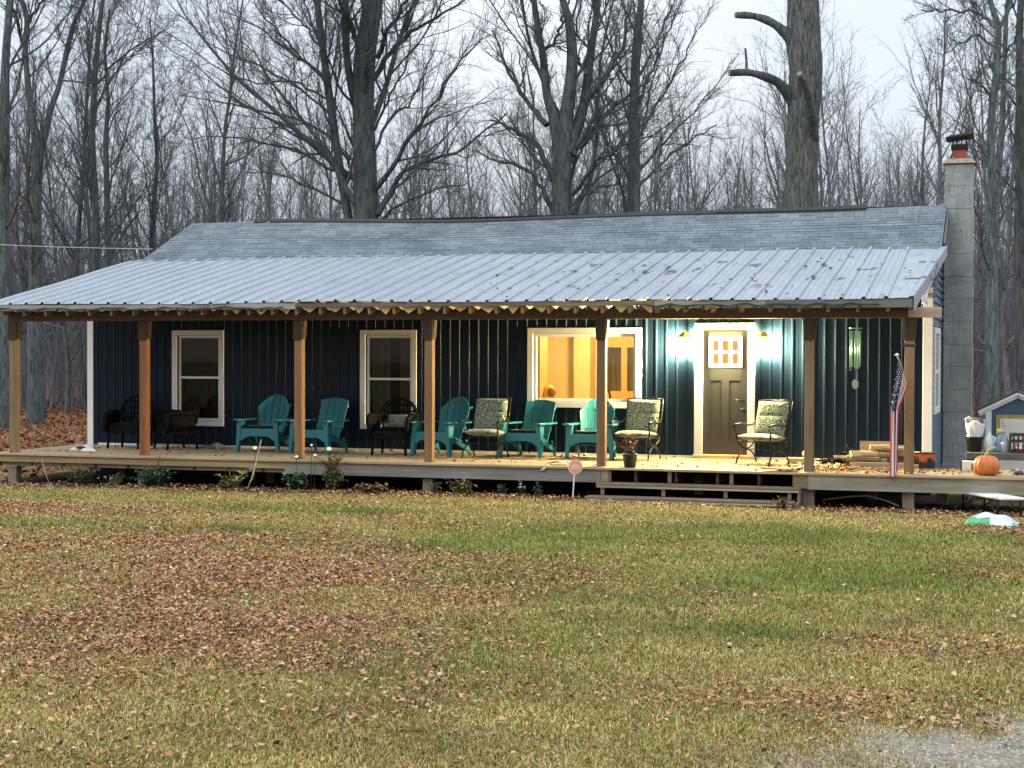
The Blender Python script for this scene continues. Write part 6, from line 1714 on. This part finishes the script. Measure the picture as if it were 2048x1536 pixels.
big_tree("dark bare tree forking low into several upright stems behind the middle of the roof", "tree", 17.0,
         [R2x([(195, 960, 84), (198, 860, 78), (200, 700, 74), (205, 590, 80), (222, 430, 58), (240, 270, 46), (232, 110, 36), (200, -20, 26), (190, -160, 18)]),
          R2x([(196, 640, 60), (170, 480, 44), (140, 380, 34), (122, 210, 28), (95, 60, 24), (80, -80, 18)]), R2x([(220, 610, 60), (262, 500, 44), (290, 400, 38), (310, 250, 34), (332, 100, 28), (352, -60, 20)])],
         [R2x([(165, 850, 24), (100, 720, 18), (0, 650, 13), (-70, 640, 9), (-150, 600, 5)]), R2x([(165, 720, 30), (110, 600, 22), (40, 540, 16), (-20, 500, 11), (-90, 480, 6)]), R2x([(140, 500, 26), (80, 430, 20), (20, 340, 15), (-30, 240, 10), (-80, 120, 6)]),
          R2x([(240, 620, 30), (320, 520, 24), (390, 440, 18), (460, 390, 12), (540, 330, 7)]), R2x([(300, 400, 30), (370, 310, 24), (420, 230, 19), (455, 140, 14), (475, 20, 9)]), R2x([(240, 780, 18), (330, 660, 14), (450, 580, 10), (560, 540, 6)]),
          R2x([(120, 220, 16), (180, 150, 12), (200, 60, 8)]), R2x([(300, 300, 16), (250, 200, 12), (260, 80, 8), (290, -40, 6)]), R2x([(230, 820, 14), (320, 760, 10), (430, 730, 7)])],
         12, M_bark, auto=(7, 0.40), l2=(11, 0.42), l3=(7, 0.42), l4=(5, 0.42), depth=2.6)
big_tree("straight dark bare trunk between the forked tree and the sawn trunk", "tree", 19.0,
         [R2x([(486, 960, 54), (488, 860, 50), (490, 650, 46), (490, 400, 40), (498, 200, 34), (515, 20, 28), (525, -150, 20)])],
         [R2x([(505, 760, 14), (600, 650, 10), (720, 560, 7), (820, 500, 4)]), R2x([(505, 560, 14), (580, 420, 11), (660, 280, 8), (740, 120, 5)]), R2x([(505, 420, 14), (570, 260, 10), (630, 120, 7), (690, -20, 5)]), R2x([(480, 620, 10), (430, 520, 8), (400, 400, 5)]),
          R2x([(510, 300, 14), (580, 160, 10), (640, 20, 7)]), R2x([(505, 680, 12), (620, 560, 9), (740, 430, 6), (860, 280, 4)])],
         13, M_bark, auto=(12, 0.34), l2=(11, 0.42), l3=(7, 0.42), l4=(5, 0.42), depth=2.2)

# the sawn trunk: thick furrowed bole with three stubs
t = big_tree("thick furrowed trunk with sawn-off curving limbs behind the front door", "tree", 13.0,
             [R2x([(1160, 960, 136), (1160, 840, 132), (1158, 600, 128), (1166, 450, 130), (1175, 300, 134), (1166, 160, 126), (1164, 0, 122), (1162, -160, 116), (1160, -420, 90)])], [], 14, M_barkpale)
tb = OFF[t.name]
def stub(pts, dep, cut=True):
    P = []; Rr = []
    for i, (px, py, w) in enumerate(pts):
        p = at(px / 2 + 1024, py / 2, 13.0 + dep * i / (len(pts) - 1)); P.append(p); Rr.append(w / 4 * ((p - CAM_P) @ CAM_F) / FPX)
    S_ = 18; Pr = smooth_path(np.array(P), S_); Rn = np.interp(np.linspace(0, 1, S_), np.linspace(0, 1, len(Rr)), Rr)
    Rn = Rn * (1 + 0.08 * np.sin(np.linspace(0, 23, S_)))
    mb = MB(); mb.tube([tuple(p) for p in Pr], list(Rn), 12); l = mb.build("limb", M_bark, t, smooth=True)
    if cut:
        d = norm(Pr[-1] - Pr[-2]); mb = MB(); mb.tube([tuple(Pr[-1] - d * 0.004), tuple(Pr[-1] + d * 0.012)], float(Rn[-1]) * 0.93, 12); mb.build("sawn_end", M_cutwood, l)
stub([(1150, 215, 96), (1095, 135, 42), (1035, 88, 34), (965, 64, 28), (895, 60, 26)], -0.8)
stub([(1156, 490, 104), (1108, 385, 46), (1070, 335, 42), (1015, 308, 34), (945, 290, 28), (870, 292, 28)], -1.0)
stub([(1205, 560, 44), (1200, 470, 38), (1180, 370, 30), (1150, 295, 26)], -1.6)
stub([(937, 288, 12), (938, 250, 10), (933, 192, 8)], -0.1, False)
OFFR = [(1950, 30)]
big_tree("dark slender bare tree rising behind the chimney", "tree", 15.0,
         [R2x([(1918, 860, 36), (1918, 700, 34), (1916, 500, 30), (1936, 300, 27), (1945, 120, 26), (1915, 10, 22), (1890, -120, 16)]), R2x([(1940, 130, 18), (1985, 40, 16), (2010, -60, 12)])],
         [R2x([(1935, 110, 16), (1880, 60, 13), (1760, 40, 9), (1640, 40, 6)]), R2x([(1925, 420, 12), (1890, 350, 9), (1830, 320, 6)]), R2x([(1940, 200, 12), (1880, 150, 9), (1790, 170, 6), (1720, 230, 4)]), R2x([(1945, 240, 12), (2000, 180, 9), (2060, 60, 6)]),
          R2x([(1910, 700, 10), (1980, 850, 9), (2040, 930, 7)])],
         15, M_bark, auto=(8, 0.3), l2=(10, 0.42), l3=(7, 0.42), l4=(5, 0.42), depth=1.6)
big_tree("knotty grey bare trunk at the right edge of the yard", "tree", 18.0,
         [R2x([(2032, 1500, 46), (2030, 900, 42), (2035, 500, 36), (2030, 150, 30), (2040, -60, 24)])], [], 19, M_barkslim, auto=(12, 0.25), l2=(9, 0.42), l3=(6, 0.42), l4=(4, 0.42))
big_tree("knotty bare trunk standing just right of the chimney", "tree", 21.0,
         [R2x([(1925, 1600, 40), (1930, 900, 34), (1960, 500, 24), (1975, 100, 18), (1990, -80, 12)])], [], 29, M_barkslim, auto=(12, 0.22), l2=(9, 0.42), l3=(6, 0.42), l4=(4, 0.42))
big_tree("dark bare tree at the far left edge of the yard", "tree", 16.0,
         [H([(8, 1000, 56), (12, 800, 50), (16, 500, 44), (22, 250, 34), (40, 0, 28), (50, -150, 18)])], [H([(10, 500, 14), (60, 380, 12), (90, 250, 9), (100, 120, 7)])], 16, M_bark, auto=(12, 0.3), l2=(10, 0.42), l3=(6, 0.42), l4=(5, 0.42))
big_tree("bare tree splitting into a wide V left of the roof", "tree", 18.0,
         [H([(142, 1100, 52), (146, 760, 44), (150, 620, 38), (132, 470, 26), (115, 370, 26), (102, 200, 22), (108, 80, 22), (85, -10, 18), (60, -120, 12)]), H([(152, 640, 34), (180, 540, 26), (205, 430, 24), (240, 330, 22), (290, 110, 18), (340, 0, 14), (380, -90, 9)])],
         [H([(100, 190, 16), (60, 60, 13), (40, -40, 10)]), H([(110, 90, 14), (160, 20, 10), (220, -40, 7)]), H([(245, 320, 8), (350, 330, 6), (440, 320, 4)])], 17, M_bark, auto=(8, 0.3), l2=(10, 0.42), l3=(7, 0.42), l4=(5, 0.42))
big_tree("tall straight bare tree between the V-shaped tree and the roof", "tree", 22.0,
         [H([(380, 1100, 30), (385, 900, 28), (370, 600, 25), (376, 350, 22), (395, 130, 20), (412, -20, 16), (420, -150, 10)])],
         [H([(375, 350, 10), (450, 260, 8), (540, 190, 6), (640, 130, 4)])], 18, M_bark, auto=(14, 0.26), l2=(11, 0.42), l3=(7, 0.42), l4=(5, 0.42))
big_tree("dark twin of the tall straight bare tree, slightly nearer the roof", "tree", 23.0,
         [H([(432, 1100, 26), (428, 800, 24), (424, 560, 20), (432, 400, 16), (420, 200, 12), (440, 40, 8)])], [H([(425, 330, 9), (510, 240, 7), (600, 160, 5), (690, 100, 3)])], 28, M_bark, auto=(16, 0.26), l2=(10, 0.42), l3=(7, 0.42), l4=(5, 0.42))
big_tree("slender bare tree just above the left end of the shingle roof", "tree", 25.0,
         [H([(612, 1040, 22), (618, 800, 20), (628, 640, 17), (618, 450, 13), (612, 250, 9), (600, 80, 6)])], [], 20, M_bark, auto=(20, 0.22), l2=(10, 0.42), l3=(7, 0.42), l4=(5, 0.42))


# slim woodland trees: eight patterns, copied as single trees
def slim_tree(seed, h, r, nb):
    g_ = np.random.default_rng(seed)
    S_ = 20
    P = np.zeros((1, S_, 3)); d = np.array([g_.normal(0, 0.03), g_.normal(0, 0.03), 1.0])
    for k in range(1, S_):
        d = norm(d + g_.normal(0, 0.035, 3) + np.array([0, 0, 0.05])); P[0, k] = P[0, k - 1] + d * h / (S_ - 1)
    P[0, :, 2] -= 0.3
    R = (r * np.linspace(1, 0.12, S_) ** 0.9)[None]
    R[0, 0] *= 1.3
    TP, TR = P, R
    L1, R1 = grow(P, R, nb, 0.16, 0.98, 42, 13, 0.26, 0.35, 9, 0.22, 0.11, 0.5, 0.010, g_, 0.25, 0.55)
    L2, R2 = grow(L1, R1, 8, 0.12, 1.0, 36, 13, 0.42, 0.3, 6, 0.14, 0.16, 0.6, 0.008, g_)
    L3, R3 = grow(L2, R2, 6, 0.1, 1.0, 38, 13, 0.45, 0.3, 4, 0.10, 0.2, 0.7, 0.0065, g_)
    t = thing("woodland_tree", "slim bare grey tree among the crowded woods behind the house", "tree", (0, 0, -50), 0, "slim bare trees of the woods behind the house")
    mk("trunk", [tubes(TP, TR, 8), tubes(L1[:, :, :], R1, 5)], M_barkslim, t)
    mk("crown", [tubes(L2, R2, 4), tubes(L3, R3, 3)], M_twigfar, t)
    return t


protos = [slim_tree(100 + i, [15, 17, 13, 16, 12, 18, 14, 11][i], [0.13, 0.16, 0.10, 0.14, 0.09, 0.18, 0.12, 0.08][i], [24, 26, 20, 24, 20, 28, 22, 20][i]) for i in range(8)]
used = set(); pts = []
tries = 0
while len(pts) < 200 and tries < 20000:
    tries += 1
    y = random.uniform(22, 62)
    dcam = y - CAM_P[1]
    x = CAM_P[0] + dcam * math.tan(rad(random.uniform(-38.5, 4.0)))
    if y < 27 and -14 < x < -1: continue
    if any((x - a) ** 2 + (y - b) ** 2 < 1.3 for a, b in pts): continue
    pts.append((x, y))
for i, (x, y) in enumerate(pts):
    k = i % 8; o = protos[k]
    loc = (x, y, float(gz(x, y))); rz = random.uniform(0, 6.28); s = random.uniform(0.55, 0.85)
    if k in used: o = dup(o, loc, rz)
    else:
        used.add(k); o.location = loc; o.rotation_euler = (0, 0, rz)
    o.scale = (s, s, s)

# the far wood and its undergrowth: nobody could count these
g_ = np.random.default_rng(55)
n = 560
y = g_.uniform(55, 125, n); x = CAM_P[0] + (y - CAM_P[1]) * np.tan(np.radians(g_.uniform(-40, 6, n)))
P = np.zeros((n, 8, 3)); P[:, 0] = np.stack([x, y, gz(x, y) - 0.2], -1)
hh = g_.uniform(7, 13, n); d = norm(np.stack([g_.normal(0, 0.05, n), g_.normal(0, 0.05, n), np.ones(n)], -1))
for k in range(1, 8):
    d = norm(d + g_.normal(0, 0.04, (n, 3))); P[:, k] = P[:, k - 1] + d * (hh / 7)[:, None]
R = (g_.uniform(0.06, 0.17, n))[:, None] * np.linspace(1, 0.15, 8)[None]
L1, R1 = grow(P, R, 12, 0.2, 1.0, 40, 12, 0.27, 0.3, 5, 0.2, 0.12, 0.5, 0.014, g_)
L2, R2 = grow(L1, R1, 6, 0.15, 1.0, 38, 12, 0.42, 0.3, 4, 0.12, 0.16, 0.7, 0.011, g_)
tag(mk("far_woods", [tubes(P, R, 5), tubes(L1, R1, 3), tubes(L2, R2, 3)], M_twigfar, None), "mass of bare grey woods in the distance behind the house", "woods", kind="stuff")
n = 5200
y = 24 + 70 * g_.random(n) ** 1.3; x = CAM_P[0] + (y - CAM_P[1]) * np.tan(np.radians(g_.uniform(-40, 6, n)))
keep = ~((y < 28) & (x > -13) & (x < -1)); x, y = x[keep], y[keep]; n = len(x)
P = np.zeros((n, 5, 3)); P[:, 0] = np.stack([x, y, gz(x, y) - 0.1], -1)
hh = g_.uniform(1.0, 5.5, n); d = norm(np.stack([g_.normal(0, 0.22, n), g_.normal(0, 0.22, n), np.ones(n)], -1))
for k in range(1, 5):
    d = norm(d + g_.normal(0, 0.1, (n, 3))); P[:, k] = P[:, k - 1] + d * (hh / 4)[:, None]
R = g_.uniform(0.010, 0.03, n)[:, None] * np.linspace(1, 0.25, 5)[None]
L1, R1 = grow(P, R, 7, 0.15, 1.0, 38, 14, 0.42, 0.3, 4, 0.15, 0.15, 0.6, 0.009, g_)
L2, R2 = grow(L1, R1, 3, 0.15, 1.0, 38, 14, 0.5, 0.3, 3, 0.1, 0.15, 0.7, 0.008, g_)
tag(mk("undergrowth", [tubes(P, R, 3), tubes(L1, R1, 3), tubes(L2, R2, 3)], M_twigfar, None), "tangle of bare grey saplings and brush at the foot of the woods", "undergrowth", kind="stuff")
print("verts", sum(len(m.vertices) for m in bpy.data.meshes))
